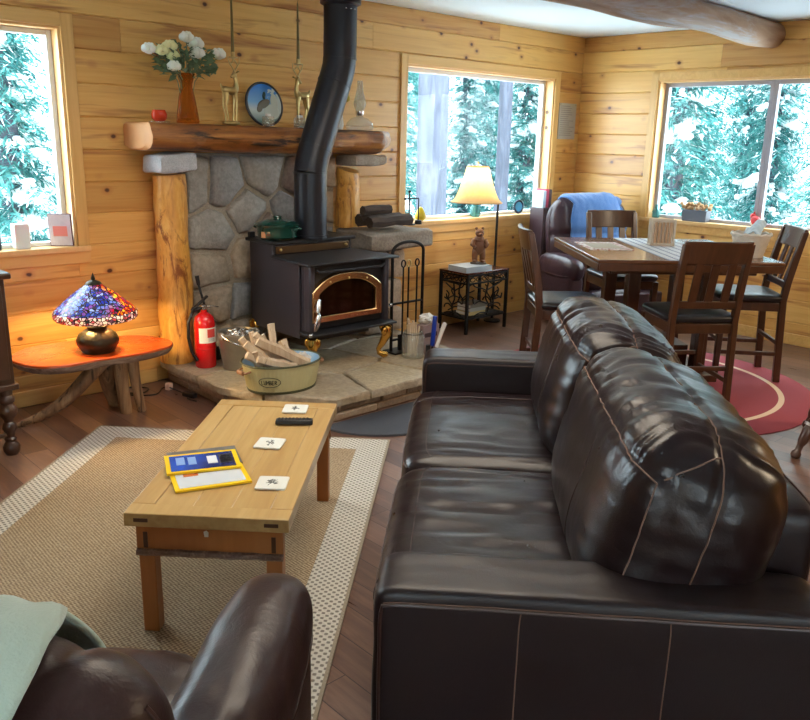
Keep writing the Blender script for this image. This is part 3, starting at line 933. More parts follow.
# stone ledge at the right of the stove
ledge = thing('stone_ledge', 'chunky stone ledge at the right of the stove holding dark split logs', 'stone ledge', (4.1, 4.62, HZ))
mb = MB()
for z0, z1, x0, x1 in ((0.012, 0.2, -0.27, 0.12), (0.2, 0.42, -0.28, 0.10), (0.42, 0.64, -0.27, 0.13)):
    x = x0
    while x < x1 - 0.05:
        w_ = min(rs.uniform(0.17, 0.28), x1 - x)
        rough_block(mb, (x + w_ / 2, 0.03, (z0 + z1) / 2), (w_ - 0.008, 0.36, z1 - z0 - 0.006), rs.uniform(0, 50), 0.012, 4); x += w_
mb.build('pier_stones', BROWNST, ledge, smooth=50, weld=True)
mb = rough_block(MB(), (0.035, -0.005, 0.713), (0.65, 0.44, 0.14), 12.0, 0.014, 8); mb.build('cap_stone', stone('ledge_cap', [lin(150, 132, 112), lin(132, 118, 102)], 6, 0.5), ledge, smooth=50, weld=True)
rl = random.Random(2)
DARKLOG = wood('charred_bark_log', lin(36, 28, 24), lin(62, 48, 40), lin(92, 74, 60), 0, 0.85, 14, 0.15, bump=0.6)
def stick(name, mat, p0, p1, r, label, cat, group=None, sd=0.0, seg=7, flat=None):
    p0 = V(p0); p1 = V(p1); c = V((p0.x, p0.y, p0.z)); mb = MB(); n = 8
    d = p1 - p0
    mb.tube([d * (i / n) + V((0, 0, 0.01 * noise.noise(V((i * 0.5, sd, 0))))) for i in range(n + 1)], [r * (1 + 0.18 * noise.noise(V((i * 0.7, sd, 3)))) for i in range(n + 1)], seg, wob=0.2, sd=sd, flat=flat)
    return tag(mb.build(name, mat, loc=c, smooth=40), label, cat, group)
stick('firewood_log', DARKLOG, (3.84, 4.455, 1.005), (4.26, 4.48, 1.005), 0.042, 'dark bark log lying across the front of the stone ledge', 'log', sd=1)
stick('firewood_log', DARKLOG, (3.84, 4.575, 1.008), (4.26, 4.585, 1.008), 0.045, 'dark bark log lying behind on the stone ledge beside the post', 'log', sd=5)
stick('firewood_log', DARKLOG, (3.83, 4.518, 1.083), (4.10, 4.525, 1.083), 0.034, 'short dark log resting on top between the other two ledge logs', 'log', sd=9)

# black iron lantern on the ledge
lan = thing('iron_lantern', 'small black iron hanging candle holder on the stone ledge by the window', 'candle holder', (4.39, 4.62, 0.945))
mb = MB(); mb.lathe([(0.05, 0), (0.05, 0.008), (0.012, 0.015), (0.012, 0.03)], seg=16); mb.tube([(0, 0, 0.02), (0, 0, 0.24)], 0.006, 8); mb.ell((0, 0, 0.252), 0.012, 10, 6); mb.build('stand', IRON, lan)
mb = MB(); mb.tube([(0.0, 0, 0.2), (0.03, 0, 0.2), (0.095, 0, 0.2), (0.1, 0, 0.19), (0.1, 0, 0.03)], 0.005, 8); mb.tube([(-0.0, 0, 0.2), (-0.04, 0, 0.2)], 0.005, 8); mb.ell((-0.045, 0, 0.2), 0.01, 8, 6); mb.build('arm', IRON, lan)
mb = MB(); mb.lathe([(0.0, 0.0), (0.03, 0.0), (0.026, 0.03), (0.0, 0.036)], (0.1, 0, 0.0), 14); mb.build('cup', IRON, lan)

# ------------------------------------------------------------------ wood stove
st = thing('wood_stove', 'black wood stove with arched brass glass door and brass legs', 'wood stove', (3.26, 4.3, HZ))
def stp(x, y, z): return V((x - 3.26, y - 4.3, z - HZ))
def yz_prism(mb, poly, x0, x1):
    n = len(poly); vs = [stp(x0, y, z) for y, z in poly] + [stp(x1, y, z) for y, z in poly]
    return mb.add(vs, [tuple(range(n)), tuple(range(n, 2 * n))[::-1]] + [(i, (i + 1) % n, n + (i + 1) % n, n + i) for i in range(n)])
mb = MB(); yz_prism(mb, [(4.64, 0.37), (4.02, 0.37), (4.02, 0.825), (4.37, 0.825), (4.37, 0.915), (4.64, 0.915)], 2.955, 3.58); mb.build('firebox', STOVE, st, bevel=0.006)
for x in (2.948, 3.587):
    mb = MB(); yz_prism(mb, [(4.62, 0.355), (4.07, 0.355), (4.07, 0.83), (4.36, 0.83), (4.36, 0.92), (4.62, 0.92)], x - 0.007, x + 0.007); mb.build('side_shield', STOVE, st, bevel=0.003)
mb = MB(); yz_prism(mb, [(4.66, 0.917), (4.34, 0.917), (4.34, 0.94), (4.66, 0.94)], 2.93, 3.62); mb.build('top_plate', STOVE_D, st, bevel=0.006)
mb = MB(); mb.add([stp(2.93, 4.36, .83), stp(3.61, 4.36, .83), stp(3.66, 3.93, .83), stp(2.90, 3.93, .83), stp(2.93, 4.36, .852), stp(3.61, 4.36, .852), stp(3.66, 3.93, .846), stp(2.90, 3.93, .846)],
              [(0, 1, 2, 3), (4, 7, 6, 5), (0, 4, 5, 1), (1, 5, 6, 2), (2, 6, 7, 3), (3, 7, 4, 0)]); mb.build('cooking_shelf', STOVE_D, st, bevel=0.006)
mb = MB(); mb.bb(stp(2.97, 4.352, .856), stp(3.57, 4.372, .905)); mb.build('trim_strip', plain('dull_bronze_trim', lin(128, 104, 78), 0.3, 0.9, var=0.4), st, bevel=0.004)
for x in (3.0, 3.54):
    mb = MB(); mb.ell(stp(x, 4.35, .882), 0.012, 12, 8); mb.build('trim_knob', BRASS_D, st)
mb = MB(); mb.bb(stp(3.22, 4.345, .91), stp(3.30, 4.36, .925)); mb.build('damper_tab', STOVE_D, st, bevel=0.003)
# front: pillars, door, arched frame
for x0, x1 in ((2.945, 2.985), (3.56, 3.60)):
    mb = MB(); mb.bb(stp(x0, 3.965, .40), stp(x1, 4.03, .83)); mb.build('corner_pillar', STOVE, st, bevel=0.012, seg=3)
mb = MB(); mb.bb(stp(2.985, 4.0, .42), stp(3.56, 4.022, .825)); mb.build('front_plate', STOVE_D, st, bevel=0.004)
mb = MB(); mb.tube([stp(2.995, 3.965, .80), stp(3.02, 3.962, .785), stp(3.53, 3.962, .785), stp(3.55, 3.965, .80)], 0.010, 8); mb.build('air_bar', STOVE_D, st)
def arch(hw, z0, zs, zt, n=22):
    p = [(-hw, z0), (hw, z0)]
    for i in range(n + 1):
        a = i / n; x = hw - 2 * hw * a
        e = 1 - abs(2 * a - 1) ** 2.6
        p.append((x, zs + (zt - zs) * e))
    return p
door = None
mb = MB(); cx = 3.245; out = arch(0.285, 0.468, 0.665, 0.77); inn = arch(0.232, 0.508, 0.645, 0.722)
def dp(p, y): return stp(cx + p[0], y, p[1])
n = len(out); vs = [dp(p, 3.955) for p in out] + [dp(p, 3.955) for p in inn] + [dp(p, 3.998) for p in out] + [dp(p, 3.985) for p in inn]
fs = []
for i in range(n):
    j = (i + 1) % n; fs += [(i, j, n + j, n + i), (2 * n + i, 2 * n + j, j, i), (n + i, n + j, 3 * n + j, 3 * n + i)]
mb.add(vs, fs); door = mb.build('door_frame', COPPER, st, bevel=0.006)
mb = MB(); vs = [dp(p, 3.982) for p in inn]; vs2 = [dp(p, 3.986) for p in inn]
mb.add(vs + vs2, [tuple(range(n)), tuple(range(n, 2 * n))[::-1]]); mb.build('door_glass', STOVEGLASS, door)
# firebrick seen through the glass
mb = MB(); mb.add([dp(p, 3.9985) for p in inn], [tuple(range(n))]); mb.build('fire_chamber', plain('sooty_firebrick', lin(98, 70, 50), 0.9, var=0.5, sc_=5), door, smooth=0)
for sx in (-0.15, 0, 0.15):
    mb = MB(); mb.ell(dp((sx, 0.735 - 0.1 * abs(sx)), 3.953), (0.007, 0.004, 0.007), 10, 6); mb.build('frame_rivet', BRASS_D, door)
mb = MB(); mb.tube([stp(3.0, 3.945, .62), stp(2.985, 3.93, .585), stp(2.972, 3.92, .545)], [0.012, 0.016, 0.012], 10); mb.tube([stp(2.955, 3.925, .43), stp(2.968, 3.92, .48), stp(2.985, 3.925, .52), stp(2.99, 3.94, .54)], [0.012, 0.02, 0.02, 0.01], 10, flat=0.6); mb.build('door_handle', SILVER, st)
mb = MB(); mb.add([stp(2.90, 4.03, .395), stp(3.62, 4.03, .395), stp(3.62, 3.90, .395), stp(2.90, 3.90, .395), stp(2.90, 4.03, .418), stp(3.62, 4.03, .418), stp(3.62, 3.90, .41), stp(2.90, 3.90, .41)],
              [(0, 1, 2, 3), (4, 7, 6, 5), (0, 4, 5, 1), (1, 5, 6, 2), (2, 6, 7, 3), (3, 7, 4, 0)]); mb.build('ash_lip', STOVE_D, st, bevel=0.005)
mb = MB(); mb.ell(stp(2.90, 3.90, .415), 0.014, 12, 8); mb.build('draft_knob', SILVER, st)
def cab_leg(x, y, sx, sy):
    mb = MB(); o = V((sx * 0.707, sy * 0.707, 0))
    P = [(0.02, .39), (0.045, .36), (0.05, .32), (0.02, .255), (-0.005, .215), (0.0, .192), (0.035, .177), (0.06, .177)]
    mb.tube([stp(x, y, z) + o * d for d, z in P], [0.03, 0.042, 0.034, 0.022, 0.016, 0.018, 0.024, 0.012], 12)
    for s in (-1, 1):
        mb.ell(stp(x, y, .35) + o * 0.035 + V((o.y, -o.x, 0)) * 0.03 * s, (0.022, 0.022, 0.035), 10, 7)
    return mb.build('leg', BRASS, st)
for x, y, sx, sy in ((2.98, 3.98, -1, -1), (3.53, 3.98, 1, -1), (2.99, 4.58, -1, 1), (3.55, 4.58, 1, 1)): cab_leg(x, y, sx, sy)
mb = MB(); mb.bb(stp(3.02, 4.05, .33), stp(3.5, 4.55, .37)); mb.build('ash_pan', STOVE_D, st, bevel=0.004)
mb = MB(); mb.bb(stp(3.36, 4.58, .94), stp(3.44, 4.62, .985)); mb.build('rear_tab', STOVE_D, st, bevel=0.003)
# black back riser edge behind the pot
mb = MB(); mb.bb(stp(2.945, 4.62, .93), stp(2.985, 4.65, .975)); mb.build('rear_tab', STOVE_D, st, bevel=0.003)

# stove pipe
pp = thing('flue_pipe', 'black bent stovepipe rising from the wood stove to the ceiling', 'stovepipe', (3.275, 4.395, 0.943))
def pz(x, z): return V((x - 3.29, 0, z - 0.94))
low = [pz(3.29, .94), pz(3.29, 1.15), pz(3.29, 1.36)]
mid = [pz(3.29, 1.36), pz(3.296, 1.40), pz(3.312, 1.46), pz(3.33, 1.51), pz(3.49, 1.93), pz(3.51, 1.98), pz(3.526, 2.03), pz(3.533, 2.08)]
hi = [pz(3.535, 2.08), pz(3.538, 2.25), pz(3.54, 2.46)]
mb = MB(); mb.tube(low, 0.108, 32); mb.build('lower_section', PIPE, pp)
mb = MB(); mb.tube(mid, 0.108, 32); mb.build('offset_section', PIPE, pp)
mb = MB(); mb.tube(hi, 0.108, 32); mb.build('upper_section', PIPE, pp)
for p, a, r in ((pz(3.29, 1.36), 0, .1105), (pz(3.333, 1.515), 21, .1105), (pz(3.487, 1.925), 21, .1105), (pz(3.535, 2.08), 0, .1105), (pz(3.29, 0.955), 0, .118)):
    mb = MB(); mb.lathe([(r - 0.006, -0.006), (r, -0.004), (r, 0.004), (r - 0.006, 0.006)], p, 32, M=rotY(R(a))); mb.build('seam_ring', PIPE, pp)
mb = MB(); mb.lathe([(0.108, 2.40 - .94), (0.132, 2.412 - .94), (0.132, 2.45 - .94), (0.128, 2.46 - .94), (0.128, ZC - .94)], (0.25, 0, 0), 36); mb.build('collar', PIPE, pp)
mb = MB(); mb.lathe([(0.134, 2.447 - .94), (0.138, 2.45 - .94), (0.138, 2.475 - .94), (0.134, 2.478 - .94)], (0.25, 0, 0), 36); mb.build('collar_band', SILVER, pp)
for k in range(3):
    a = R(-110 + 18 * k); mb = MB(); mb.ell((0.25 + 0.109 * math.cos(a), 0.109 * math.sin(a), 2.375 - .94), 0.006, 8, 6); mb.build('screw', SILVER, pp)

# green pot on the stove
pot = thing('dutch_oven', 'dark green lidded enamel pot on top of the wood stove', 'pot', (3.03, 4.425, 0.943), R(-62))
pot.scale = (0.82, 0.82, 0.95)
mb = MB(); mb.lathe([(0.0, 0), (0.13, 0), (0.155, 0.02), (0.165, 0.085), (0.17, 0.09), (0.16, 0.094)], seg=36); mb.build('pot_body', ENAMEL, pot)
mb = MB(); mb.lathe([(0.173, 0.092), (0.176, 0.102), (0.15, 0.115), (0.09, 0.132), (0.05, 0.138), (0.0, 0.14)], seg=36, fn=lambda a, z: 1 + (0.02 * math.cos(12 * a) if z > 0.11 else 0)); mb.build('lid', ENAMEL, pot)
mb = MB(); mb.tube([(0.03 * math.cos(a), 0.03 * math.sin(a), 0.152 - 0.0) for a in [2 * PI * i / 16 for i in range(17)]], 0.006, 8); mb.lathe([(0.035, .136), (0.03, .15), (0.0, .15)], seg=14); mb.build('knob', ENAMEL, pot)
for s in (-1, 1):
    mb = MB(); mb.tube([(s * 0.155, -0.04, 0.075), (s * 0.19, -0.03, 0.08), (s * 0.20, 0, 0.08), (s * 0.19, 0.03, 0.08), (s * 0.155, 0.04, 0.075)], 0.009, 8); mb.build('handle', ENAMEL, pot)
mb = MB(); mb.bb((-0.06, -0.157, 0.02), (-0.025, -0.148, 0.06)); mb.build('label', plain('bronze_label', lin(190, 130, 80), 0.5), pot)

# ------------------------------------------------------------------ things on the mantel
def on_mantel(x, y=4.62): return (x, y, MZ + 0.003 - 0.012 * (x - 2.23) / 1.9)
t = thing('votive_candle', 'small red glass candle bowl at the left end of the mantel', 'candle', on_mantel(2.345))
mb = MB(); mb.lathe([(0.062, 0), (0.062, 0.005), (0, 0.005)], seg=24); mb.build('saucer', CLEARG, t)
mb = MB(); mb.lathe([(0.028, 0.006), (0.042, 0.02), (0.046, 0.045), (0.036, 0.07), (0.033, 0.07), (0.042, 0.045), (0.038, 0.022), (0.0, 0.012)], seg=24); mb.build('bowl', REDG, t)
mb = MB(); mb.lathe([(0.0, 0.014), (0.036, 0.022), (0.038, 0.04), (0.0, 0.04)], seg=20); mb.build('wax', plain('orange_red_wax', lin(236, 70, 24), 0.5, Subsurface_Weight=0.3), t)

t = thing('amber_vase', 'tall tapered amber glass vase on the mantel holding white roses', 'vase', on_mantel(2.53))
mb = MB(); fl = lambda a, z: 1 + 0.05 * math.cos(10 * a)
mb.lathe([(0.0, 0.004), (0.062, 0.0), (0.066, 0.01), (0.058, 0.07), (0.046, 0.15), (0.034, 0.205), (0.034, 0.225), (0.046, 0.268), (0.05, 0.285), (0.045, 0.284), (0.03, 0.225), (0.03, 0.205), (0.042, 0.15), (0.05, 0.03), (0.0, 0.014)], seg=40, fn=fl)
mb.build('body', AMBER, t)
bq = thing('rose_bouquet', 'bouquet of cream and white roses with dusty green leaves in the amber vase', 'flowers', on_mantel(2.53))
bx = V(bq.location)
heads = [(-0.225, 0, .405, 0), (-0.16, -0.03, .40, 1), (-0.115, -0.04, .425, 1), (-0.09, -0.03, .375, 1), (-0.105, -0.06, .315, 0), (0.005, -0.02, .485, 0), (0.065, -0.02, .455, 0), (0.06, -0.04, .40, 0), (0.225, 0, .41, 0)]
rb = random.Random(4)
for x, y, z, k in heads:
    mb = MB(); mb.tube([(0.2 * x * 0.3, 0.1 * y, 0.05), (x * 0.25, y * 0.3, 0.24), (x * 0.6, y * 0.7, 0.2 + (z - 0.2) * 0.65), (x, y, z - 0.02)], 0.0028, 6); mb.build('stem', LEAF, bq)
    mb = MB(); c = V((x, y, z)); rr = rb.uniform(0.041, 0.050)
    mb.ell(c, (rr * 0.80, rr * 0.80, rr * 0.66), 14, 9, ns=0.12, fr=2.5)
    for lay in range(2):
        for j in range(5):
            a = j * 2 * PI / 5 + lay * 0.6; r2 = rr * (1 - 0.32 * lay)
            mb.ell(c + V((math.cos(a) * r2 * 0.62, math.sin(a) * r2 * 0.62, rr * (0.02 + 0.24 * lay))), (r2 * 0.44, r2 * 0.52, rr * 0.5), 9, 6, M=rotZ(a), ns=0.12)
    mb.build('rose_head', [PETAL, PETALY][k], bq, smooth=180)
mb = MB()
for i in range(330):
    a = rb.uniform(0, 2 * PI); e = rb.uniform(0, 1) ** 0.6
    c = V((math.cos(a) * 0.17 * e, math.sin(a) * 0.08 * e, 0.26 + rb.uniform(0, 0.19) * (1.1 - 0.5 * e) + 0.02 * e))
    d = V((math.cos(a), math.sin(a) * 0.6, rb.uniform(-0.5, 0.8))).normalized(); L = rb.uniform(0.035, 0.07); s = d.cross(V((rb.uniform(-1, 1), rb.uniform(-1, 1), 1))).normalized() * L * 0.28
    mb.add([c, c + d * L * 0.5 + s + V((0, 0, 0.006)), c + d * L, c + d * L * 0.5 - s + V((0, 0, 0.006))], [(0, 1, 2, 3)])
for p0, p1 in (((0.12, 0, .32), (0.17, 0, .37)), ((0.17, 0, .37), (0.20, 0, .345)), ((0.15, 0, .35), (0.18, -0.01, .31))):
    mb.tube([p0, p1], 0.003, 5); p1 = V(p1); mb.ell(p1, (0.025, 0.004, 0.012), 8, 5, M=rotY(0.7))
mb.build('leaves', LEAF, bq, smooth=0)['kind'] = 'stuff'

def deer(x, flip, label, y=4.66):
    t = thing('deer_candlestick', label, 'candlestick', on_mantel(x, y), 0 if flip > 0 else 0)
    s = flip
    mb = MB(); mb.ell((0, 0, 0.012), (0.062, 0.036, 0.014), 20, 8); mb.build('base', BRASS_D, t, smooth=180)
    mb = MB()
    # hind legs, front legs, trunk, neck, head: one continuous casting
    mb.tube([(-0.03 * s, 0.012, 0.012), (-0.034 * s, 0.013, 0.06), (-0.046 * s, 0.014, 0.12), (-0.036 * s, 0.015, 0.165), (-0.036 * s, 0.012, 0.195)], [0.006, 0.006, 0.007, 0.012, 0.016], 10)
    mb.tube([(-0.022 * s, -0.012, 0.012), (-0.03 * s, -0.013, 0.06), (-0.042 * s, -0.014, 0.115), (-0.034 * s, -0.014, 0.16), (-0.034 * s, -0.010, 0.195)], [0.006, 0.006, 0.007, 0.012, 0.016], 10)
    mb.tube([(0.02 * s, 0.01, 0.012), (0.026 * s, 0.01, 0.09), (0.03 * s, 0.011, 0.15), (0.026 * s, 0.009, 0.20)], [0.006, 0.006, 0.008, 0.014], 10)
    mb.tube([(0.03 * s, -0.01, 0.012), (0.036 * s, -0.01, 0.09), (0.036 * s, -0.011, 0.15), (0.028 * s, -0.009, 0.20)], [0.006, 0.006, 0.008, 0.014], 10)
    mb.tube([(-0.055 * s, 0, 0.205), (-0.045 * s, 0, 0.21), (-0.02 * s, 0, 0.208), (0.01 * s, 0, 0.205), (0.032 * s, 0, 0.212), (0.042 * s, 0, 0.235), (0.042 * s, 0, 0.27), (0.034 * s, 0, 0.30)], [0.012, 0.024, 0.024, 0.024, 0.025, 0.017, 0.012, 0.014], 14)
    mb.tube([(0.042 * s, 0, 0.308), (0.032 * s, 0, 0.305), (0.012 * s, -0.004, 0.292), (0.006 * s, -0.005, 0.288)], [0.012, 0.016, 0.009, 0.007], 12)
    mb.tube([(-0.055 * s, 0, 0.21), (-0.065 * s, 0, 0.235), (-0.068 * s, 0, 0.25)], [0.008, 0.007, 0.002], 8)
    for q in (-1, 1):
        mb.tube([(0.038 * s, q * 0.01, 0.315), (0.046 * s, q * 0.026, 0.325), (0.05 * s, q * 0.036, 0.322)], [0.004, 0.007, 0.001], 8)
    mb.build('deer_body', BRASS_D, t, smooth=60)
    mb = MB()
    for q in (-1, 1):
        mb.tube([(0.034 * s, q * 0.005, 0.315), (0.034 * s + q * 0.02, q * 0.01, 0.345), (0.034 * s + q * 0.036, 0, 0.375), (0.03 * s + q * 0.042, 0, 0.41)], [0.005, 0.004, 0.004, 0.002], 8)
        mb.tube([(0.034 * s + q * 0.028, 0.004, 0.36), (0.034 * s + q * 0.008, 0, 0.385), (0.024 * s, 0, 0.40)], [0.004, 0.004, 0.005], 8)
    mb.build('antlers', BRASS_D, t, smooth=60)
    mb = MB(); mb.lathe([(0.0, 0.398), (0.012, 0.4), (0.03, 0.404), (0.03, 0.409), (0.013, 0.411), (0.014, 0.438), (0.011, 0.438), (0.01, 0.415), (0, 0.415)], (0.026 * s, 0, 0), 18); mb.build('candle_cup', BRASS_D, t)
    c = thing('taper_candle', 'tall olive taper candle standing in the ' + ('left' if s > 0 else 'right') + ' brass deer candlestick', 'candle', (x + 0.026 * s, y, on_mantel(x)[2] + 0.415))
    mb = MB(); mb.lathe([(0.011, 0.0), (0.010, 0.05), (0.0055, 0.36), (0.002, 0.372), (0, 0.373)], seg=14); mb.build('wax', CANDLE, c)
    mb = MB(); mb.tube([(0, 0, 0.372), (0.002, 0, 0.385)], 0.0012, 5); mb.build('wick', BLACKP, c)
deer(2.855, 1, 'brass deer candlestick on the mantel beside the vase of roses')
deer(3.405, -1, 'brass deer candlestick on the mantel partly behind the stovepipe')

pl = thing('decorative_plate', 'round blue plate painted with a duck propped on the mantel', 'plate', (3.175, 4.735, MZ + 0.001))
Mt = rotX(R(-12))
mb = MB()
Mp = Mt @ Matrix(((1, 0, 0), (0, 0, 1), (0, -1, 0)))
C0 = Mt @ V((0, 0, 0.142))
mb.lathe([(0.0, -0.012), (0.10, -0.012), (0.142, -0.002), (0.142, 0.004), (0.128, 0.006), (0.0, 0.006)], (0, 0, 0), 48, M=Matrix(((1, 0, 0), (0, 0, -1), (0, 1, 0))))
o = mb.build('dish', plate_mat(), pl, smooth=60); o.location = C0; o.rotation_euler = (R(-12), 0, 0)
mb = MB(); mb.lathe([(0.129, 0.005), (0.138, 0.010), (0.146, 0.005), (0.146, -0.003), (0.138, -0.003)], (0, 0, 0), 48, cap=False, M=Matrix(((1, 0, 0), (0, 0, -1), (0, 1, 0))))
o = mb.build('rim', plain('dark_plate_rim', lin(40, 44, 50), 0.3), pl); o.location = C0; o.rotation_euler = (R(-12), 0, 0)
DUCK = plain('painted_duck_grey', lin(112, 110, 96), 0.4); DUCKG = plain('painted_duck_green', lin(30, 66, 60), 0.4); REED = plain('painted_reeds', lin(206, 212, 198), 0.4, var=0.3)
mb = MB(); mb.ell((-0.01, -0.009, 0.0), (0.055, 0.003, 0.026), 18, 8, M=rotY(R(-25))); mb.ell((-0.045, -0.009, -0.03), (0.02, 0.003, 0.03), 12, 8, M=rotY(R(40)))
o = mb.build('duck_body', DUCK, pl, smooth=180); o.location = C0; o.rotation_euler = (R(-12), 0, 0)
mb = MB(); mb.ell((0.0, -0.010, 0.055), (0.013, 0.003, 0.026), 12, 8, M=rotY(R(15))); mb.tube([(0.0, -0.010, 0.03), (-0.004, -0.010, 0.05)], 0.006, 8)
o = mb.build('duck_head', DUCKG, pl, smooth=180); o.location = C0; o.rotation_euler = (R(-12), 0, 0)
mb = MB(); mb.ell((0.045, -0.008, -0.05), (0.06, 0.002, 0.05), 18, 8); mb.ell((0.075, -0.008, 0.01), (0.03, 0.002, 0.06), 14, 8)
o = mb.build('reeds', REED, pl, smooth=180); o.location = C0; o.rotation_euler = (R(-12), 0, 0)
for i, (x, lab) in enumerate(((3.075, 'small square clear glass candle holder in front of the duck plate'), (3.325, 'small square clear glass candle holder between plate and right deer'))):
    t = thing('glass_votive', lab, 'candle holder', on_mantel(x, 4.575))
    mb = MB(); mb.box((0, 0, 0.032), (0.058, 0.058, 0.062)); mb.build('glass_block', CLEARG, t, bevel=0.004)
    mb = MB(); mb.lathe([(0.0, 0.0), (0.019, 0.0), (0.019, 0.014), (0, 0.014)], (0, 0, 0.0635), 18); mb.build('tea_light', WHITE, t)
t = thing('bud_vase', 'slim white bud vase on the mantel half hidden behind the stovepipe', 'vase', on_mantel(3.735, 4.66))
mb = MB(); mb.lathe([(0.02, 0), (0.026, 0.03), (0.018, 0.1), (0.012, 0.13), (0.014, 0.15), (0.01, 0.15), (0.0, 0.13)], seg=20); mb.build('body', plain('white_porcelain', lin(220, 220, 214), 0.2), t)
mb = MB()
for k in range(9): mb.ell((0.03 + 0.03 * math.cos(k * 0.7), 0.02 * math.sin(k * 0.7), 0.21 + 0.012 * ((k * 5) % 4)), (0.022, 0.02, 0.024), 9, 6, ns=0.2)
mb.tube([(0, 0, 0.1), (0.012, 0, 0.17), (0.03, 0, 0.2)], 0.003, 6)
mb.build('yellow_flower', plain('mustard_flower', lin(186, 158, 40), 0.7, var=0.3), t, smooth=180)
t = thing('oil_lamp', 'clear glass oil lamp with chimney at the right end of the mantel', 'oil lamp', on_mantel(3.89, 4.63))
mb = MB(); mb.lathe([(0.0, 0.002), (0.09, 0.0), (0.098, 0.02), (0.09, 0.05), (0.06, 0.078), (0.025, 0.09), (0.024, 0.1), (0.0, 0.1)], seg=28, fn=lambda a, z: 1 + 0.03 * math.cos(14 * a)); mb.build('font', CLEARG, t)
mb = MB(); mb.lathe([(0.026, 0.1), (0.03, 0.112), (0.03, 0.13), (0.0, 0.132)], seg=20); mb.build('burner', SILVER, t)
mb = MB(); mb.lathe([(0.028, 0.13), (0.043, 0.165), (0.045, 0.19), (0.032, 0.235), (0.022, 0.28), (0.019, 0.335), (0.017, 0.335), (0.02, 0.28), (0.03, 0.235), (0.042, 0.19), (0.04, 0.165), (0.026, 0.132)], seg=24, cap=False); mb.build('chimney', CLEARG, t)

# ------------------------------------------------------------------ things on the hearth
t = thing('fire_extinguisher', 'red fire extinguisher with white label on the hearth by the post', 'fire extinguisher', (2.53, 4.53, HZ))
mb = MB(); mb.lathe([(0.0, 0.0), (0.062, 0.0), (0.067, 0.01), (0.067, 0.12), (0.069, 0.122), (0.069, 0.128), (0.067, 0.13), (0.067, 0.285), (0.058, 0.325), (0.03, 0.35), (0.02, 0.355), (0.02, 0.37), (0.0, 0.37)], seg=32); mb.build('cylinder', REDPAINT, t)
mb = MB()
for i in range(14):
    a0 = R(-150 + 10 * i); a1 = R(-150 + 10 * (i + 1)); r = 0.0682
    mb.add([V((r * math.cos(a), r * math.sin(a), z)) for z in (0.165, 0.262) for a in (a0, a1)], [(0, 1, 3, 2)])
mb.build('label', WHITE, t, smooth=180)
mb = MB()
for i in range(5):
    a0 = R(-105 + 10 * i); a1 = R(-105 + 10 * (i + 1)); r = 0.0688
    mb.add([V((r * math.cos(a), r * math.sin(a), z)) for z in (0.20, 0.255) for a in (a0, a1)], [(0, 1, 3, 2)])
mb.build('label_panel', plain('faded_red_print', lin(212, 70, 64), 0.6), t, smooth=180)
mb = MB()
for k in range(4):
    z = 0.176 + 0.006 * k
    for i in range(6):
        a0 = R(-100 + 6 * i); a1 = R(-96 + 6 * i); r = 0.0689
        mb.add([V((r * math.cos(a), r * math.sin(a), zz)) for zz in (z, z + 0.0028) for a in (a0, a1)], [(0, 1, 3, 2)])
mb.build('label_print', plain('grey_print', lin(110, 110, 120), 0.6), t, smooth=180)
mb = MB(); mb.bb((-0.018, -0.018, 0.37), (0.018, 0.018, 0.40)); mb.tube([(0.018, 0, 0.385), (0.05, 0, 0.385)], 0.011, 10); mb.build('valve', SILVER, t, bevel=0.003)
mb = MB(); mb.bar((-0.075, -0.01, 0.385), (0.03, 0, 0.455), 0.022, 0.012); mb.bar((-0.085, -0.01, 0.372), (-0.07, -0.01, 0.392), 0.022, 0.02); mb.build('squeeze_handle', BLACKP, t, bevel=0.003)
mb = MB(); mb.bar((0.02, 0, 0.395), (0.10, -0.005, 0.378), 0.02, 0.006); mb.build('carry_handle', SILVER, t, bevel=0.002)
mb = MB(); mb.tube([(-0.015, 0, 0.385), (-0.07, 0.005, 0.37), (-0.105, 0.01, 0.30), (-0.108, 0.01, 0.2), (-0.095, 0.0, 0.11), (-0.07, -0.02, 0.05)], 0.011, 10); mb.build('hose', BLACKP, t)
t = thing('fireplace_brush', 'thin black hearth tool leaning behind the fire extinguisher', 'fire tool', (2.62, 4.58, HZ))
mb = MB(); mb.tube([(0.05, 0.03, 0.01), (0.0, 0.06, 0.3), (-0.035, 0.10, 0.5)], 0.008, 8); mb.tube([(-0.035, 0.10, 0.5), (-0.042, 0.105, 0.56)], [0.012, 0.014], 8); mb.tube([(0.05, 0.03, 0.005), (0.04, 0.035, 0.09)], [0.02, 0.016], 8); mb.build('shaft', BLACKP, t)

t = thing('ash_pail', 'galvanised metal pail of crumpled foil on the hearth next to the extinguisher', 'bucket', (2.68, 4.37, HZ))
mb = MB(); mb.lathe([(0.0, 0.004), (0.095, 0.0), (0.10, 0.006), (0.128, 0.225), (0.133, 0.23), (0.133, 0.238), (0.126, 0.238), (0.096, 0.012), (0.0, 0.01)], seg=36); mb.build('pail_body', GALV, t)
mb = MB(); mb.tube([(0.132 * math.cos(a), -0.012 + 0.132 * math.sin(a) * 1.0, 0.235 - 0.06 * abs(math.sin(a))) for a in [PI + PI * i / 20 for i in range(21)]], 0.004, 6); mb.build('bail_handle', SILVER, t)
for s in (-1, 1):
    mb = MB(); mb.bb((s * 0.125 - 0.008, -0.03, 0.20), (s * 0.125 + 0.008, 0.01, 0.245)); mb.build('ear', GALV, t, bevel=0.003)
t = thing('crumpled_foil', 'crumpled silver foil filling the galvanised pail', 'foil', (2.685, 4.37, HZ + 0.17))
mb = MB(); mb.ell((0, 0, 0.035), (0.088, 0.088, 0.05), 26, 16, ns=0.4, fr=5.0); mb.build('foil', FOIL, t, smooth=0)

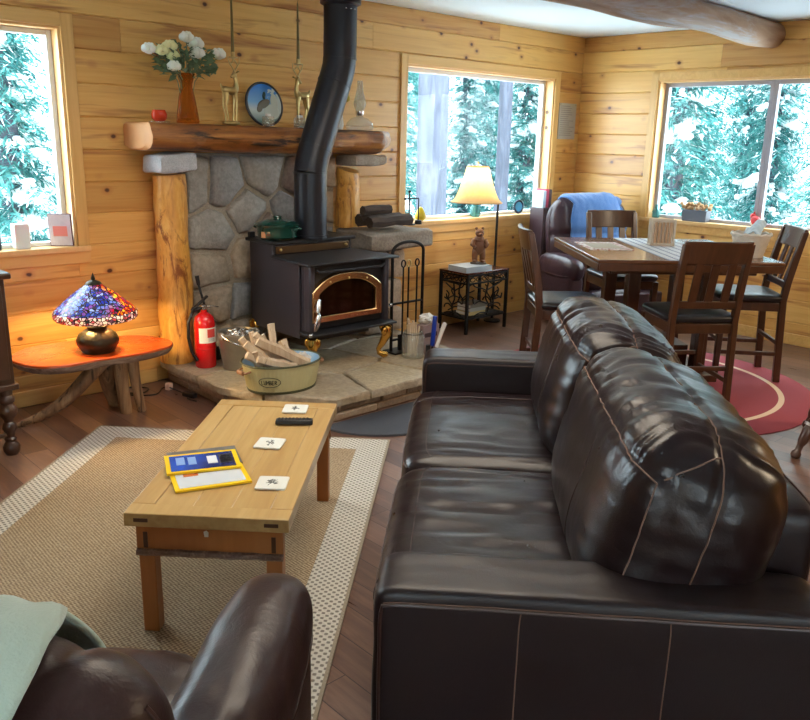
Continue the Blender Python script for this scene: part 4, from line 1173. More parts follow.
tub = thing('kindling_tub', 'oval sage green ribbed metal tub of kindling on the hearth', 'tub', (2.66, 3.87, HZ), R(-4))
ov = lambda a, z: 1.0
def oval(prof, sx, sy, seg=72, rib=0.0):
    mb = MB(); vs = []
    for r, z in prof:
        for k in range(seg):
            a = 2 * PI * k / seg; q = 1 + (rib * math.sin(56 * a) if rib and 0.02 < z < 0.13 else 0)
            vs.append(V((r * sx * math.cos(a) * q, r * sy * math.sin(a) * q, z)))
    fs = []
    for i in range(len(prof) - 1):
        for k in range(seg):
            a = i * seg + k; b = i * seg + (k + 1) % seg; fs.append((a, b, b + seg, a + seg))
    fs.append(tuple(range(seg))[::-1])
    return mb.add(vs, fs)
oval([(0.84, 0.0), (0.86, 0.012), (0.88, 0.025), (0.96, 0.125), (0.985, 0.15), (1.0, 0.165)], 0.245, 0.195, 224, 0.010).build('tub_body', TUBG, tub, smooth=30)
oval([(0.83, 0.0), (0.865, 0.0), (0.88, 0.014), (0.84, 0.016)], 0.245, 0.195).build('base_band', TUBD, tub)
oval([(0.82, 0.012), (0.86, 0.03), (0.95, 0.13), (0.98, 0.166)], 0.245, 0.195).build('lining', TUBIN, tub, smooth=60)
mb = MB(); mb.tube([(0.245 * math.cos(a), 0.195 * math.sin(a), 0.167) for a in [2 * PI * i / 72 for i in range(73)]], 0.006, 8, cap=False); mb.build('rim', TUBD, tub)
for s in (-1, 1):
    mb = MB(); mb.tube([(s * 0.232, -0.05, 0.135), (s * 0.262, -0.045, 0.128), (s * 0.27, 0, 0.125), (s * 0.262, 0.045, 0.128), (s * 0.232, 0.05, 0.135)], 0.006, 8); mb.tube([(s * 0.27, -0.028, 0.1255), (s * 0.271, 0.028, 0.1255)], 0.013, 10); mb.build('side_handle', plain('wood_grip', lin(150, 110, 80), 0.5), tub)
# oval name plate
def on_tub(a, z, off=0.004):
    k = 0.88 + 0.08 * (z - 0.025) / 0.1
    return V(((0.245 * k + off) * math.cos(a), (0.195 * k + off) * math.sin(a), z))
pc, ph = R(-134), 0.078
mb = MB()
ring = [on_tub(pc + 0.30 * math.cos(q), ph + 0.030 * math.sin(q)) for q in [2 * PI * i / 36 for i in range(36)]]
mb.add([on_tub(pc, ph, 0.006)] + ring, [(0, 1 + i, 1 + (i + 1) % 36) for i in range(36)]); plq = mb.build('name_plate', TUBG, tub, smooth=0)
mb = MB(); mb.tube([p * 1.004 for p in ring] + [ring[0] * 1.004], 0.0022, 6, cap=False); mb.build('plate_rim', TUBD, plq)
# block lettering along the plate
LET = {'L': [((0, 0), (0, 1)), ((0, 0), (.7, 0))], 'U': [((0, 1), (0, 0)), ((0, 0), (.7, 0)), ((.7, 0), (.7, 1))], 'M': [((0, 0), (0, 1)), ((0, 1), (.4, .4)), ((.4, .4), (.8, 1)), ((.8, 1), (.8, 0))],
       'B': [((0, 0), (0, 1)), ((0, 1), (.6, .9)), ((.6, .9), (.6, .6)), ((.6, .6), (0, .5)), ((0, .5), (.7, .4)), ((.7, .4), (.7, .1)), ((.7, .1), (0, 0))],
       'E': [((0, 0), (0, 1)), ((0, 1), (.65, 1)), ((0, .5), (.5, .5)), ((0, 0), (.65, 0))], 'R': [((0, 0), (0, 1)), ((0, 1), (.6, .9)), ((.6, .9), (.6, .6)), ((.6, .6), (0, .5)), ((.2, .5), (.7, 0))]}
mb = MB()
for i, ch in enumerate('LUMBER'):
    for (x0, y0), (x1, y1) in LET[ch]:
        q = lambda x, y: on_tub(pc - 0.212 + 0.073 * i + x * 0.07, ph - 0.012 + 0.024 * y, 0.008)
        mb.tube([q(x0, y0), q(x1, y1)], 0.0022, 5)
mb.build('lettering', TUBD, plq)
sticks = [((-0.12, -0.06, .08), (-0.14, 0.02, .31), .022), ((-0.02, 0.02, .08), (-0.035, 0.05, .375), .026), ((0.12, -0.11, .14), (-0.17, -0.02, .30), .034), ((-0.06, -0.10, .1), (-0.18, 0.05, .27), .026),
          ((0.04, 0.06, .1), (-0.09, 0.08, .30), .026), ((-0.15, 0.0, .1), (-0.20, -0.05, .255), .02), ((0.15, -0.07, .13), (0.02, 0.02, .235), .018), ((0.03, -0.12, .14), (-0.16, -0.10, .20), .026),
          ((0.08, 0.02, .09), (0.05, 0.07, .26), .032), ((-0.1, 0.06, .1), (-0.14, 0.10, .33), .02), ((0.0, -0.04, .12), (-0.10, 0.0, .26), .028), ((-0.05, -0.13, .13), (-0.19, -0.02, .22), .018), ((0.16, 0.02, .12), (0.0, -0.05, .215), .016),
          ((-0.06, -0.07, .12), (-0.235, 0.0, .29), .028), ((-0.08, -0.02, .12), (-0.25, -0.04, .235), .024), ((-0.10, 0.04, .12), (-0.22, 0.08, .31), .022), ((-0.02, -0.08, .13), (-0.21, -0.09, .215), .024), ((0.0, 0.03, .12), (-0.16, 0.02, .34), .022)]
for i, (a, b, r) in enumerate(sticks):
    cr = rotZ(R(-4)); a = cr @ V(a) + tub.location; b = cr @ V(b) + tub.location
    stick('kindling_stick', KINDLE, a, b, r, 'pale split kindling stick poking out of the sage green tub', 'kindling', 'kindling sticks in the green tub', sd=i * 3.1, seg=5, flat=0.55)
t = thing('torn_newspaper', 'crumpled pale paper at the right side of the kindling tub', 'paper', (2.66 + 0.135, 3.86, HZ + 0.10))
mb = MB(); mb.ell((0, 0, 0.035), (0.055, 0.05, 0.05), 16, 10, ns=0.5, fr=3.0); mb.build('paper', NEWSP, t, smooth=0)

# fire tool stand
ts = thing('tool_stand', 'arched black iron fireplace tool stand beside the stove', 'tool stand', (3.83, 4.03, HZ))
TW = 0.145
archp = [(-TW, 0, 0.0), (-TW, 0, 0.70)] + [(-TW * math.cos(PI * i / 14), 0, 0.70 + 0.065 * math.sin(PI * i / 14)) for i in range(1, 14)] + [(TW, 0, 0.70), (TW, 0, 0.0)]
mb = MB(); mb.tube(archp, 0.011, 10); mb.build('arch_frame', IRON, ts)
for z in (0.345, 0.09):
    mb = MB(); mb.bar((-TW, 0, z), (TW, 0, z), 0.02, 0.014); mb.build('crossbar', IRON, ts, bevel=0.003)
mb = MB(); mb.bb((-TW - 0.02, -0.07, 0), (TW + 0.02, 0.07, 0.012)); mb.build('foot_plate', IRON, ts, bevel=0.004)
for i, (x, kind, lab) in enumerate(((-0.07, 'shovel', 'black fireplace shovel hanging left in the arched tool stand'), (-0.02, 'poker', 'black fireplace poker with ring handle hanging in the arched tool stand'), (0.06, 'tongs', 'black fireplace tongs hanging right in the arched tool stand'))):
    q = thing('fireplace_' + kind, lab, 'fire tool', (3.83 + x, 4.0, HZ))
    mb = MB(); mb.tube([(0, 0, 0.1), (0, 0, 0.60)], 0.006, 8); mb.build('shaft', IRON, q)
    mb = MB(); mb.tube([(0.018 * math.cos(a), 0, 0.622 + 0.024 * math.sin(a)) for a in [2 * PI * j / 16 for j in range(17)]], 0.005, 6); mb.build('ring_handle', BRASS_D if kind == 'poker' else IRON, q)
    mb = MB()
    if kind == 'shovel': mb.bb((-0.035, -0.006, 0.02), (0.035, 0.006, 0.13))
    elif kind == 'poker': mb.tube([(0, 0, 0.1), (0, 0, 0.03)], [0.006, 0.002], 8); mb.tube([(0, 0, 0.09), (0.03, 0, 0.07), (0.03, 0, 0.05)], 0.004, 6)
    else:
        for s in (-1, 1): mb.tube([(0, 0, 0.18), (0.022 * s, 0, 0.1), (0.008 * s, 0, 0.025)], 0.005, 6)
    mb.build('head', IRON, q)
for x, r in ((-0.165, 0.014),):
    mb = MB(); mb.ell((x, -0.01, 0.345), r, 10, 8); mb.build('hook_knob', SILVER, ts)

# wire pail with fire starters in the right front of the hearth
wp = thing('starter_jar', 'clear glass jar of fire starting sticks on the hearth beside the tool stand', 'jar', (3.735, 3.86, HZ))
mb = MB(); mb.lathe([(0.0, 0.003), (0.07, 0.0), (0.078, 0.01), (0.078, 0.15), (0.066, 0.17), (0.066, 0.185), (0.06, 0.185), (0.06, 0.17), (0.072, 0.148), (0.072, 0.015), (0.0, 0.012)], seg=28); mb.build('glass_body', CLEARG, wp)
mb = MB(); mb.tube([(0.066 * math.cos(a), 0.066 * math.sin(a), 0.17) for a in [2 * PI * j / 24 for j in range(25)]], 0.003, 6); mb.build('wire_bail', IRON, wp)
rj = random.Random(8)
for i in range(9):
    a = rj.uniform(0, 6.28); p = (3.735 + 0.03 * math.cos(a), 3.86 + 0.03 * math.sin(a), HZ + 0.015); b = (3.735 + 0.045 * math.cos(a + 0.5), 3.86 + 0.045 * math.sin(a + 0.5), HZ + rj.uniform(0.22, 0.27))
    stick('starter_stick', KINDLE, p, b, rj.uniform(0.006, 0.011), 'thin reddish fire starting stick in the glass jar on the hearth', 'stick', 'fire starting sticks in the glass jar', sd=i * 2.2, seg=5)
t = thing('starter_box', 'stacked pale boxes and paper between the tool stand legs', 'box', (3.91, 3.905, HZ + 0.001))
mb = MB(); mb.box((0, 0, 0.10), (0.16, 0.08, 0.2)); mb.build('carton', plain('pale_pink_card', lin(176, 150, 146), 0.7, var=0.5, sc_=18), t, bevel=0.003)
mb = MB(); mb.box((0, -0.0405, 0.13), (0.12, 0.002, 0.03)); mb.build('print_band', plain('dark_print', lin(70, 52, 56), 0.6), t, smooth=0)
t2 = thing('paper_wad', 'white crumpled paper on top of the pale starter boxes', 'paper', (3.90, 3.905, HZ + 0.212))
mb = MB(); mb.ell((0, 0, 0.03), (0.06, 0.045, 0.035), 14, 9, ns=0.4, fr=2.0); mb.build('paper', WHITE, t2, smooth=0)
t = thing('long_lighter', 'royal blue long lighter standing by the jar of starter sticks', 'lighter', (3.885, 3.825, HZ))
mb = MB(); mb.bar((0, 0, 0.06), (0.02, 0, 0.27), 0.03, 0.022); mb.build('grip', BLUEPL, t, bevel=0.006)
mb = MB(); mb.tube([(0, 0, 0.0), (0, 0, 0.06)], 0.006, 8); mb.build('barrel', IRON, t)
t = thing('white_lighter', 'white handled lighter leaning right beside the blue lighter', 'lighter', (3.88, 3.78, HZ))
mb = MB(); mb.tube([(0.0, 0, 0.06), (0.07, 0, 0.21)], [0.012, 0.016], 10); mb.ell((0.072, 0, 0.213), 0.016, 10, 8); mb.build('grip', WHITE, t)
mb = MB(); mb.tube([(-0.03, 0, 0.0), (0.0, 0, 0.06)], 0.005, 8); mb.build('barrel', BRASS_D, t)
t = thing('match_tin', 'tiny brass and black match container at the hearth front by the jar', 'tin', (3.80, 3.78, HZ))
mb = MB(); mb.lathe([(0.016, 0.03), (0.016, 0.09), (0, 0.09)], seg=14); mb.build('tube', BLACKP, t)
mb = MB(); mb.lathe([(0.0, 0.0), (0.02, 0.0), (0.022, 0.015), (0.018, 0.03), (0, 0.03)], seg=14); mb.build('cap', BRASS, t)

# half round mat in front of the hearth
mb = MB(); pm = [(-0.50, 0.0)] + [(0.53 * math.cos(PI + PI * i / 30), 0.44 * math.sin(PI + PI * i / 30)) for i in range(31)] + [(0.50, 0.0)]
mb.prism(pm, 0.0, 0.012, inset=0.004); tag(mb.build('hearth_mat', RUBBER, loc=(3.18, 3.455, 0.0)), 'charcoal half round mat on the floor against the hearth', 'mat')
# ------------------------------------------------------------------ seating group (all turned 42.5 degrees)
GA = R(42.5)
def GU(u, v, z=0.0, o=(0, 0)):      # u away from the camera, v to the right
    return (o[0] + u * math.cos(GA) + v * math.sin(GA), o[1] + u * math.sin(GA) - v * math.cos(GA), z)

# rug
RL, RW = 2.50, 1.63
fl, fr = V((1.704, 4.26)), V((2.807, 3.062))
cfar = (fl + fr) / 2; cen = cfar - V((math.cos(GA), math.sin(GA))) * RL / 2
mb = MB(); mb.box((0, 0, 0.005), (RL, RW, 0.010))
o = mb.build('area_rug', rug_mat(RL / 2, RW / 2), smooth=0, loc=(cen.x, cen.y, 0)); o.rotation_euler = (0, 0, GA)
tag(o, 'tan woven area rug with a pale checked border under the coffee table', 'rug')

# coffee table
ct = thing('coffee_table', 'long honey pine coffee table standing on the woven rug', 'coffee table', (1.553, 2.485, 0.010), R(44))
L_, W_, H_ = 1.15, 0.522, 0.44
mb = MB(); fw = 0.075
for s in (-1, 1): mb.box((0, s * (W_ / 2 - fw / 2), H_ - 0.023), (L_ - 2 * fw, fw - 0.002, 0.046))
for s in (-1, 1): mb.box((s * (L_ / 2 - fw / 2), 0, H_ - 0.023), (fw - 0.002, W_, 0.046))
mb.build('top_frame', TABLE_W, ct, bevel=0.003)
mb = MB()
for i in range(3): mb.box((0, (i - 1) * (W_ - 2 * fw) / 3, H_ - 0.024), (L_ - 2 * fw - 0.004, (W_ - 2 * fw) / 3 - 0.0005, 0.042))
mb.build('top_panel', TABLE_W, ct, bevel=0.0015)
for sx in (-1, 1):
    for sy in (-1, 1):
        mb = MB(); mb.box((sx * (L_ / 2 + 0.0005), sy * (W_ / 2 - 0.055), H_ - 0.022), (0.002, 0.045, 0.012)); mb.build('inlay', DARKINLAY, ct, smooth=0)
for sx in (-1, 1):
    for sy in (-1, 1):
        mb = MB(); mb.box((sx * (L_ / 2 - 0.058), sy * (W_ / 2 - 0.055), (H_ - 0.046) / 2), (0.052, 0.052, H_ - 0.046)); mb.build('leg', TABLE_L, ct, bevel=0.004)
        mb = MB(); mb.box((sx * (L_ / 2 - 0.030), sy * (W_ / 2 - 0.055), H_ - 0.105), (0.002, 0.014, 0.055)); mb.build('tenon', DARKINLAY, ct, smooth=0)
for sx in (-1, 1):
    mb = MB(); mb.box((sx * (L_ / 2 - 0.045), 0, H_ - 0.095), (0.028, W_ - 0.05, 0.098)); ap = mb.build('end_apron', TABLE_L, ct, bevel=0.002)
    mb = MB(); mb.tube([(sx * (L_ / 2 - 0.030), -(W_ - 0.05) / 2 + (W_ - 0.05) * i / 20, H_ - 0.148 + 0.004 * noise.noise(V((i * 0.6, sx, 0)))) for i in range(21)], 0.012, 8, wob=0.3); mb.build('bark_strip', BARK, ap)
for sy in (-1, 1):
    mb = MB(); mb.box((0, sy * (W_ / 2 - 0.055), H_ - 0.085), (L_ - 0.16, 0.024, 0.078)); mb.build('side_apron', TABLE_L, ct, bevel=0.002)
mb = MB()
mb.prism([(-0.006, -0.009), (0.006, -0.009), (0.008, 0.008), (0, 0.012), (-0.007, 0.006)], 0, 0.003, M=Matrix(((0, 0, -1), (1, 0, 0), (0, 1, 0))), off=(-(L_ / 2 - 0.029), 0.008, H_ - 0.075)); mb.build('paper_tag', WHITE, ct)
CT_Z = 0.010 + H_
CTA = R(44)

def coaster(x, y, rz, label, sd):
    t = thing('coaster', label, 'coaster', (x, y, CT_Z), rz)
    mb = MB(); mb.prism([(0.046 * sx + (0.006 * math.cos(a)), 0.046 * sy + 0.006 * math.sin(a)) for sx, sy, a0 in ((1, 1, 0), (-1, 1, 90), (-1, -1, 180), (1, -1, 270)) for a in (R(a0), R(a0 + 45), R(a0 + 90))], 0, 0.006, inset=0.0015)
    mb.build('tile', plain('white_coaster', lin(222, 222, 214), 0.4, var=0.03) if 'white_coaster' not in MATS else MATS['white_coaster'], t)
    rd = random.Random(sd); mb = MB()
    for k in range(14):
        a = rd.uniform(0, 6.28); r = rd.uniform(0, 0.026); c = (r * math.cos(a), r * math.sin(a) * 0.6, 0.0062)
        mb.ell(c, (rd.uniform(0.003, 0.009), rd.uniform(0.002, 0.004), 0.0006), 8, 4, M=rotZ(rd.uniform(0, 3)))
    for k in range(5): 
        a = rd.uniform(0, 6.28); mb.tube([(0, 0, 0.0062), (0.03 * math.cos(a), 0.02 * math.sin(a), 0.0062)], 0.001, 5)
    mb.build('printed_sprig', plain('grey_ink', lin(84, 86, 84), 0.6) if 'grey_ink' not in MATS else MATS['grey_ink'], t, smooth=180)
coaster(1.955, 2.745, R(46), 'white square coaster at the far end of the coffee table beyond the remote', 1)
coaster(1.64, 2.473, R(40), 'white square coaster in the middle of the coffee table', 2)
coaster(1.437, 2.158, R(46), 'white square coaster at the right of the yellow bordered magazines', 3)

rm = thing('remote_control', 'black remote control lying on the far half of the coffee table', 'remote control', (1.845, 2.60, CT_Z), R(-40))
mb = MB(); mb.box((0, 0, 0.011), (0.155, 0.042, 0.02), top=(0.97, 0.86)); mb.build('case', BLACKP, rm, bevel=0.006, seg=3)
mb = MB()
for i in range(9):
    for j in range(3): mb.box((-0.062 + 0.0145 * i, -0.011 + 0.011 * j, 0.0215), (0.008, 0.006, 0.003))
mb.build('buttons', plain('dark_grey_rubber', lin(58, 58, 62), 0.6), rm, bevel=0.001)

YEL = plain('yellow_border', lin(250, 206, 30), 0.3, var=0.02)
def magazine(x, y, z, rz, label, mats, texts, sz=(0.255, 0.172), th=0.007, border=True):
    t = thing('magazine', label, 'magazine', (x, y, z), rz)
    a, b = sz[0] / 2, sz[1] / 2
    mb = MB(); mb.box((0, 0, th / 2), (sz[0] - 0.002, sz[1] - 0.002, th * 0.7)); mb.build('pages', WHITE, t)
    mb = MB(); mb.box((0, 0, th - 0.0008), (sz[0], sz[1], 0.0012)); mb.box((0, -b + 0.0007, th / 2), (sz[0], 0.0014, th)); mb.build('cover', YEL if border else mats, t, smooth=0)
    if border:
        mb = MB(); mb.box((0, 0, th + 0.0002), (sz[0] - 0.032, sz[1] - 0.032, 0.001)); mb.build('cover_picture', mats, t, smooth=0)
    for (cx_, cy_, w_, h_, m_) in texts:
        mb = MB(); mb.box((cx_, cy_, th + 0.001), (w_, h_, 0.0008)); mb.build('cover_print', m_, t, smooth=0)
    return t
INKW = plain('cover_white', lin(228, 232, 238), 0.4, var=0.1, sc_=60); INKD = plain('cover_dark', lin(40, 40, 52), 0.4); INKG = plain('cover_grey_print', lin(150, 150, 156), 0.5, var=0.6, sc_=120)
INKB = plain('cover_pale_blue', lin(134, 170, 226), 0.4, var=0.2, sc_=60); INKO = plain('cover_orange', lin(206, 110, 50), 0.4)
MAGA = R(-24)
magazine(1.372, 2.500, CT_Z, MAGA + R(2), 'grey magazine peeking out behind the blue magazine, lowest of the stack', plain('grey_cover', lin(120, 120, 122), 0.35, var=0.5, sc_=30), [], (0.25, 0.17), border=False)
magazine(1.300, 2.335, CT_Z, MAGA + R(4), 'yellow bordered magazine with white cover, nearest to the table end', plain('white_cover', lin(212, 218, 224), 0.3, var=0.15, sc_=14),
         [(0.0, 0.045, 0.09, 0.016, INKD), (-0.06, 0.03, 0.05, 0.02, INKO)])
magazine(1.338, 2.452, CT_Z + 0.0095, MAGA, 'yellow bordered magazine with deep blue cover on top of the stack', mag_mat('blue_cover', lin(40, 86, 190), lin(38, 46, 92)),
         [(-0.075, 0.015, 0.03, 0.07, INKB), (-0.035, 0.01, 0.028, 0.07, INKB), (0.035, 0.005, 0.034, 0.07, INKW), (0.082, 0.005, 0.046, 0.085, INKD), (0.072, 0.02, 0.022, 0.014, INKG), (0.094, 0.02, 0.014, 0.014, INKG), (0.082, -0.005, 0.036, 0.008, INKG), (0.082, -0.02, 0.036, 0.008, INKG)])

# ------------------------------------------------------------------ sofa
SO = (1.075, 1.21)
sofa = thing('leather_sofa', 'dark brown two seat leather sofa seen from its near arm', 'sofa', (SO[0], SO[1], 0), GA)
SL, SD, AZ, AWD = 2.23, 1.04, 0.62, 0.205
def seam(mb, pts, r=0.0022): return mb.tube(pts, r, 6)
mb = MB(); mb.bb((AWD - 0.01, -0.03, 0.06), (SL - AWD + 0.01, -SD + 0.03, 0.30)); mb.build('base_frame', SOFA_S, sofa, bevel=0.02, seg=3)
def arm(x0, nm):
    c = Cush((x0 + AWD / 2, -SD / 2 + 0.01, (AZ + 0.05) / 2), (AWD, SD, AZ - 0.05), (14, 22, 12))
    def wr(q): return 0.004 * noise.noise(V((q.x * 2, q.y * 5, q.z * 3))) * (1 if q.z > 0.3 else 0.5)
    c.wr = wr
    mb = MB(); c.mesh(mb, 26); a = mb.build('arm', SOFA_S, sofa, smooth=180)
    return a, c
for x0 in (0.0, SL - AWD):
    a, c = arm(x0, '')
    s = -1 if x0 == 0 else 1
    mb = MB(); seam(mb, c.line([(s, 1, -1), (s, 1, 0.9), (s, -1, 0.9)], 30, 0.004), 0.0045); mb.build('top_piping', PIPING, a)
    mb = MB(); seam(mb, c.line([(s, 1, 0.925), (s, -1, 0.925)], 40, 0.003), 0.0014); mb.build('thread_line', THREAD, a)
    for yy in (0.36, -0.28):
        mb = MB(); seam(mb, c.line([(s, yy, 0.9), (s, yy, -0.95)], 20, 0.0015), 0.0016); mb.build('vertical_seam', THREAD, a)
    mb = MB(); seam(mb, c.line([(-s, 1, -1), (-s, 1, 0.92), (-s, -1, 0.92)], 30, 0.003), 0.0035); mb.build('inner_piping', PIPING, a)
# back frame
mb = MB(); c = Cush((SL / 2, -SD + 0.075, 0.42), (SL - 0.44, 0.15, 0.70), (40, 9, 18)); c.mesh(mb, 20); bf = mb.build('back_frame', SOFA_S, sofa, smooth=180)
mb = MB(); seam(mb, c.line([(-1, 0.85, -0.9), (-1, 0.85, 1), (1, 0.85, 1)], 30, 0.002), 0.003); seam(mb, c.line([(-1, -0.85, -0.9), (-1, -0.85, 1), (1, -0.85, 1)], 30, 0.002), 0.003); mb.build('frame_piping', PIPING, bf)
# seat cushions
cw = (SL - 2 * AWD) / 2
for i in range(2):
    x = AWD + cw * (i + 0.5)
    def wr(q, i=i):
        if q.z < 0.1: return 0.0
        p = V((q.x * 8.5 + i * 7 + 0.7 * noise.noise(V((q.x * 2, q.y * 2, i))), q.y * 0.55 + i * 3, 0.3))
        r = 1 - abs(noise.noise(p)) * 2.2
        m = (1 - abs(q.x) ** 4) * (1 - abs(q.y) ** 4)
        return 0.014 * max(-0.3, r) * m * (1.1 if i == 0 else 0.7) + 0.003 * noise.noise(V((q.x * 16, q.y * 1.6, i)))
    c = Cush((x, -0.335, 0.375), (cw + 0.006, 0.75, 0.215), (9, 9, 3.4), wr=wr)
    mb = MB(); c.mesh(mb, 44); s = mb.build('seat_cushion', SOFA_L, sofa, smooth=180)
    mb = MB(); seam(mb, c.line([(-1, 1, 0.55), (1, 1, 0.55)], 30, 0.001), 0.003); seam(mb, c.line([(-1, 0.78, 1), (1, 0.78, 1)], 30, 0.001), 0.0018); seam(mb, c.line([(-1, 1, -0.4), (1, 1, -0.4)], 30, 0.001), 0.003); mb.build('seat_seam', PIPING, s)
    mb = MB(); seam(mb, c.line([(0.62 if i == 1 else -0.72, 1, -0.2), (0.62 if i == 1 else -0.72, 1, 1), (0.62 if i == 1 else -0.72, -1, 1)], 24, 0.001), 0.0018); mb.build('seat_seam', PIPING, s)
# back cushions
def back_cushion(x0, x1, sd, zt=0.0):
    w_ = x1 - x0
    def wr(q):
        top = max(0.0, min(1.0, (q.z - 0.25) / 0.4)); fr_ = max(0.0, q.y)
        wob = 1.5 * noise.noise(V((q.x * 2.5 + sd, q.y * 1.5, q.z)))
        rid = (1 - abs(noise.noise(V((q.x * 15 + wob + sd * 3, q.y * 0.8, q.z * 0.6)))) * 2.4)
        edge = (1 - abs(q.x) ** 6)
        d = 0.008 * rid * top * edge
        d += 0.006 * noise.noise(V((q.x * 2.2 + sd, q.y * 2, q.z * 2)))
        # tucked seams
        d -= 0.010 * math.exp(-((q.y - 0.05) / 0.05) ** 2) * top
        d -= 0.008 * math.exp(-((q.z - 0.60) / 0.05) ** 2) * (1 if q.y > 0.5 else 0)
        low = max(0.0, -q.z) * max(0.0, abs(q.x) - 0.5)
        d += 0.005 * noise.noise(V((q.x * 3, q.y * 3, q.z * 8 + sd))) * (1 if abs(q.x) > 0.6 else 0.2)
        return d
    c = Cush(((x0 + x1) / 2, -0.725, 0.675 + zt), (w_, 0.45, 0.565), (6, 2.9, 3.6), M=rotX(R(15)), wr=wr)
    mb = MB(); c.mesh(mb, 60); b = mb.build('back_cushion', SOFA_L, sofa, smooth=180)
    mb = MB()
    seam(mb, c.line([(-1, 0.62, -0.95), (-1, 0.66, 0.55), (-0.93, 1, 0.66), (0.93, 1, 0.66), (1, 0.66, 0.55), (1, 0.62, -0.95)], 40, 0.0015), 0.0022)
    seam(mb, c.line([(-1, -0.05, -0.95), (-1, 0.0, 0.62), (-0.9, 0.05, 1), (0.9, 0.05, 1), (1, 0.0, 0.62)], 40, 0.0015), 0.0022)
    seam(mb, c.line([(-1, 0.62, 0.60), (-0.93, 0.05, 0.95)], 14, 0.0015), 0.002)
    mb.build('stitched_seam', THREAD, b)
    mb = MB(); seam(mb, c.line([(-0.30, 1, -0.9), (-0.30, 1, 0.66)], 20, 0.0005), 0.0018); mb.build('front_seam', PIPING, b)
back_cushion(0.105, 1.115, 1.0)
back_cushion(1.115, SL - AWD + 0.005, 6.0)
for x in (0.08, SL - 0.08):
    for y in (-0.08, -SD + 0.08):
        mb = MB(); mb.box((x, y, 0.0275), (0.07, 0.07, 0.055), top=(1.15, 1.15)); mb.build('foot', TURNED, sofa, bevel=0.004)

# ------------------------------------------------------------------ recliners
def recliner(name, label, loc, rz, mat, bw=0.66, aw=0.21, hw=0.345, seat_w=0.50, back_h=0.62, tilt=12, back_y=-0.42, arm_l=0.78, arm_y=-0.07, sd=0.0, back_d=0.30, arm_z=0.52, backz=0.70, seat_z=0.40, seat_f=0.66, be=(4.2, 2.5, 3.2)):
    t = thing(name, label, 'armchair', loc, rz)
    mb = MB(); mb.bb((-hw - aw * 0.35, -0.40, 0.045), (hw + aw * 0.35, 0.26, 0.32)); mb.build('base', mat, t, bevel=0.02, seg=3)
    for s in (-1, 1):
        mb = MB(); c = Cush((s * hw, arm_y, 0.27), (aw * 0.82, arm_l - 0.08, 0.44), (8, 8, 10)); c.mesh(mb, 14); ob = mb.build('arm', mat, t, smooth=180)
        def wr(q, s=s):
            m = max(0, q.z)
            return (0.005 * (1 - abs(noise.noise(V((q.x * 1.2, q.y * 7 + s * 3 + 0.8 * noise.noise(V((q.x * 2, q.y * 3, sd))), sd)))) * 2.6) * m * max(0.0, min(1, 0.45 - q.y * 0.9)) + 0.004 * noise.noise(V((q.x * 2, q.y * 4, s + sd))))
        c = Cush((s * hw, arm_y, arm_z), (aw, arm_l, 0.235), (2.5, 3.6, 2.5), wr=wr)
        mb = MB(); c.mesh(mb, 44); mb.build('arm_pad', mat, ob, smooth=180)
        mb = MB(); seam(mb, c.line([(s, -1, -0.5), (s, 1, -0.5)], 30, 0.002), 0.003); mb.build('arm_piping', PIPING, ob)
    def wr2(q): return 0.006 * noise.noise(V((q.x * 3 + sd, q.y * 3, q.z * 2))) + (0.006 * (1 - abs(noise.noise(V((q.x * 7, q.y * 2 + sd, 0)))) * 2) if q.z > 0 else 0)
    c = Cush((0, -0.03 - (0.66 - seat_f) / 2, seat_z), (seat_w, seat_f, 0.20), (6, 4, 2.8), wr=wr2); mb = MB(); c.mesh(mb, 26); mb.build('seat_cushion', mat, t, smooth=180)
    c = Cush((0, 0.285 - (0.66 - seat_f) * 0.8, seat_z - 0.19), (seat_w, 0.13, 0.27), (8, 2.6, 3.4), wr=wr2); mb = MB(); c.mesh(mb, 22); mb.build('footrest', mat, t, smooth=180)
    def wr3(q): return 0.008 * noise.noise(V((q.x * 2.2 + sd, q.y * 2, q.z * 2.2))) + 0.004 * (1 - abs(noise.noise(V((q.x * 6 + sd, q.z * 1.6, q.y)))) * 2) - 0.016 * math.exp(-((q.z - 0.05) / 0.07) ** 2) * (1 if q.y > 0.2 else 0) - 0.012 * math.exp(-((abs(q.x) - 0.66) / 0.05) ** 2) * (1 if q.z > 0.3 else 0)
    bc = Cush((0, back_y, backz), (bw, back_d, back_h), be, M=rotX(R(tilt)), wr=wr3)
    mb = MB(); bc.mesh(mb, 48); b = mb.build('backrest', mat, t, smooth=180)
    mb = MB()
    for s in (-1, 1): seam(mb, bc.line([(s * 0.66, 1, -0.6), (s * 0.66, 1, 1), (s * 0.66, -1, 1), (s * 0.66, -1, -0.9)], 24, -0.006), 0.004)
    seam(mb, bc.line([(1, 0.1, -0.8), (1, 0.1, 0.8)], 24, 0.001), 0.004); seam(mb, bc.line([(-1, 0.1, -0.8), (-1, 0.1, 0.8)], 24, 0.001), 0.004)
    mb.build('back_piping', PIPING, b)
    return t, bc

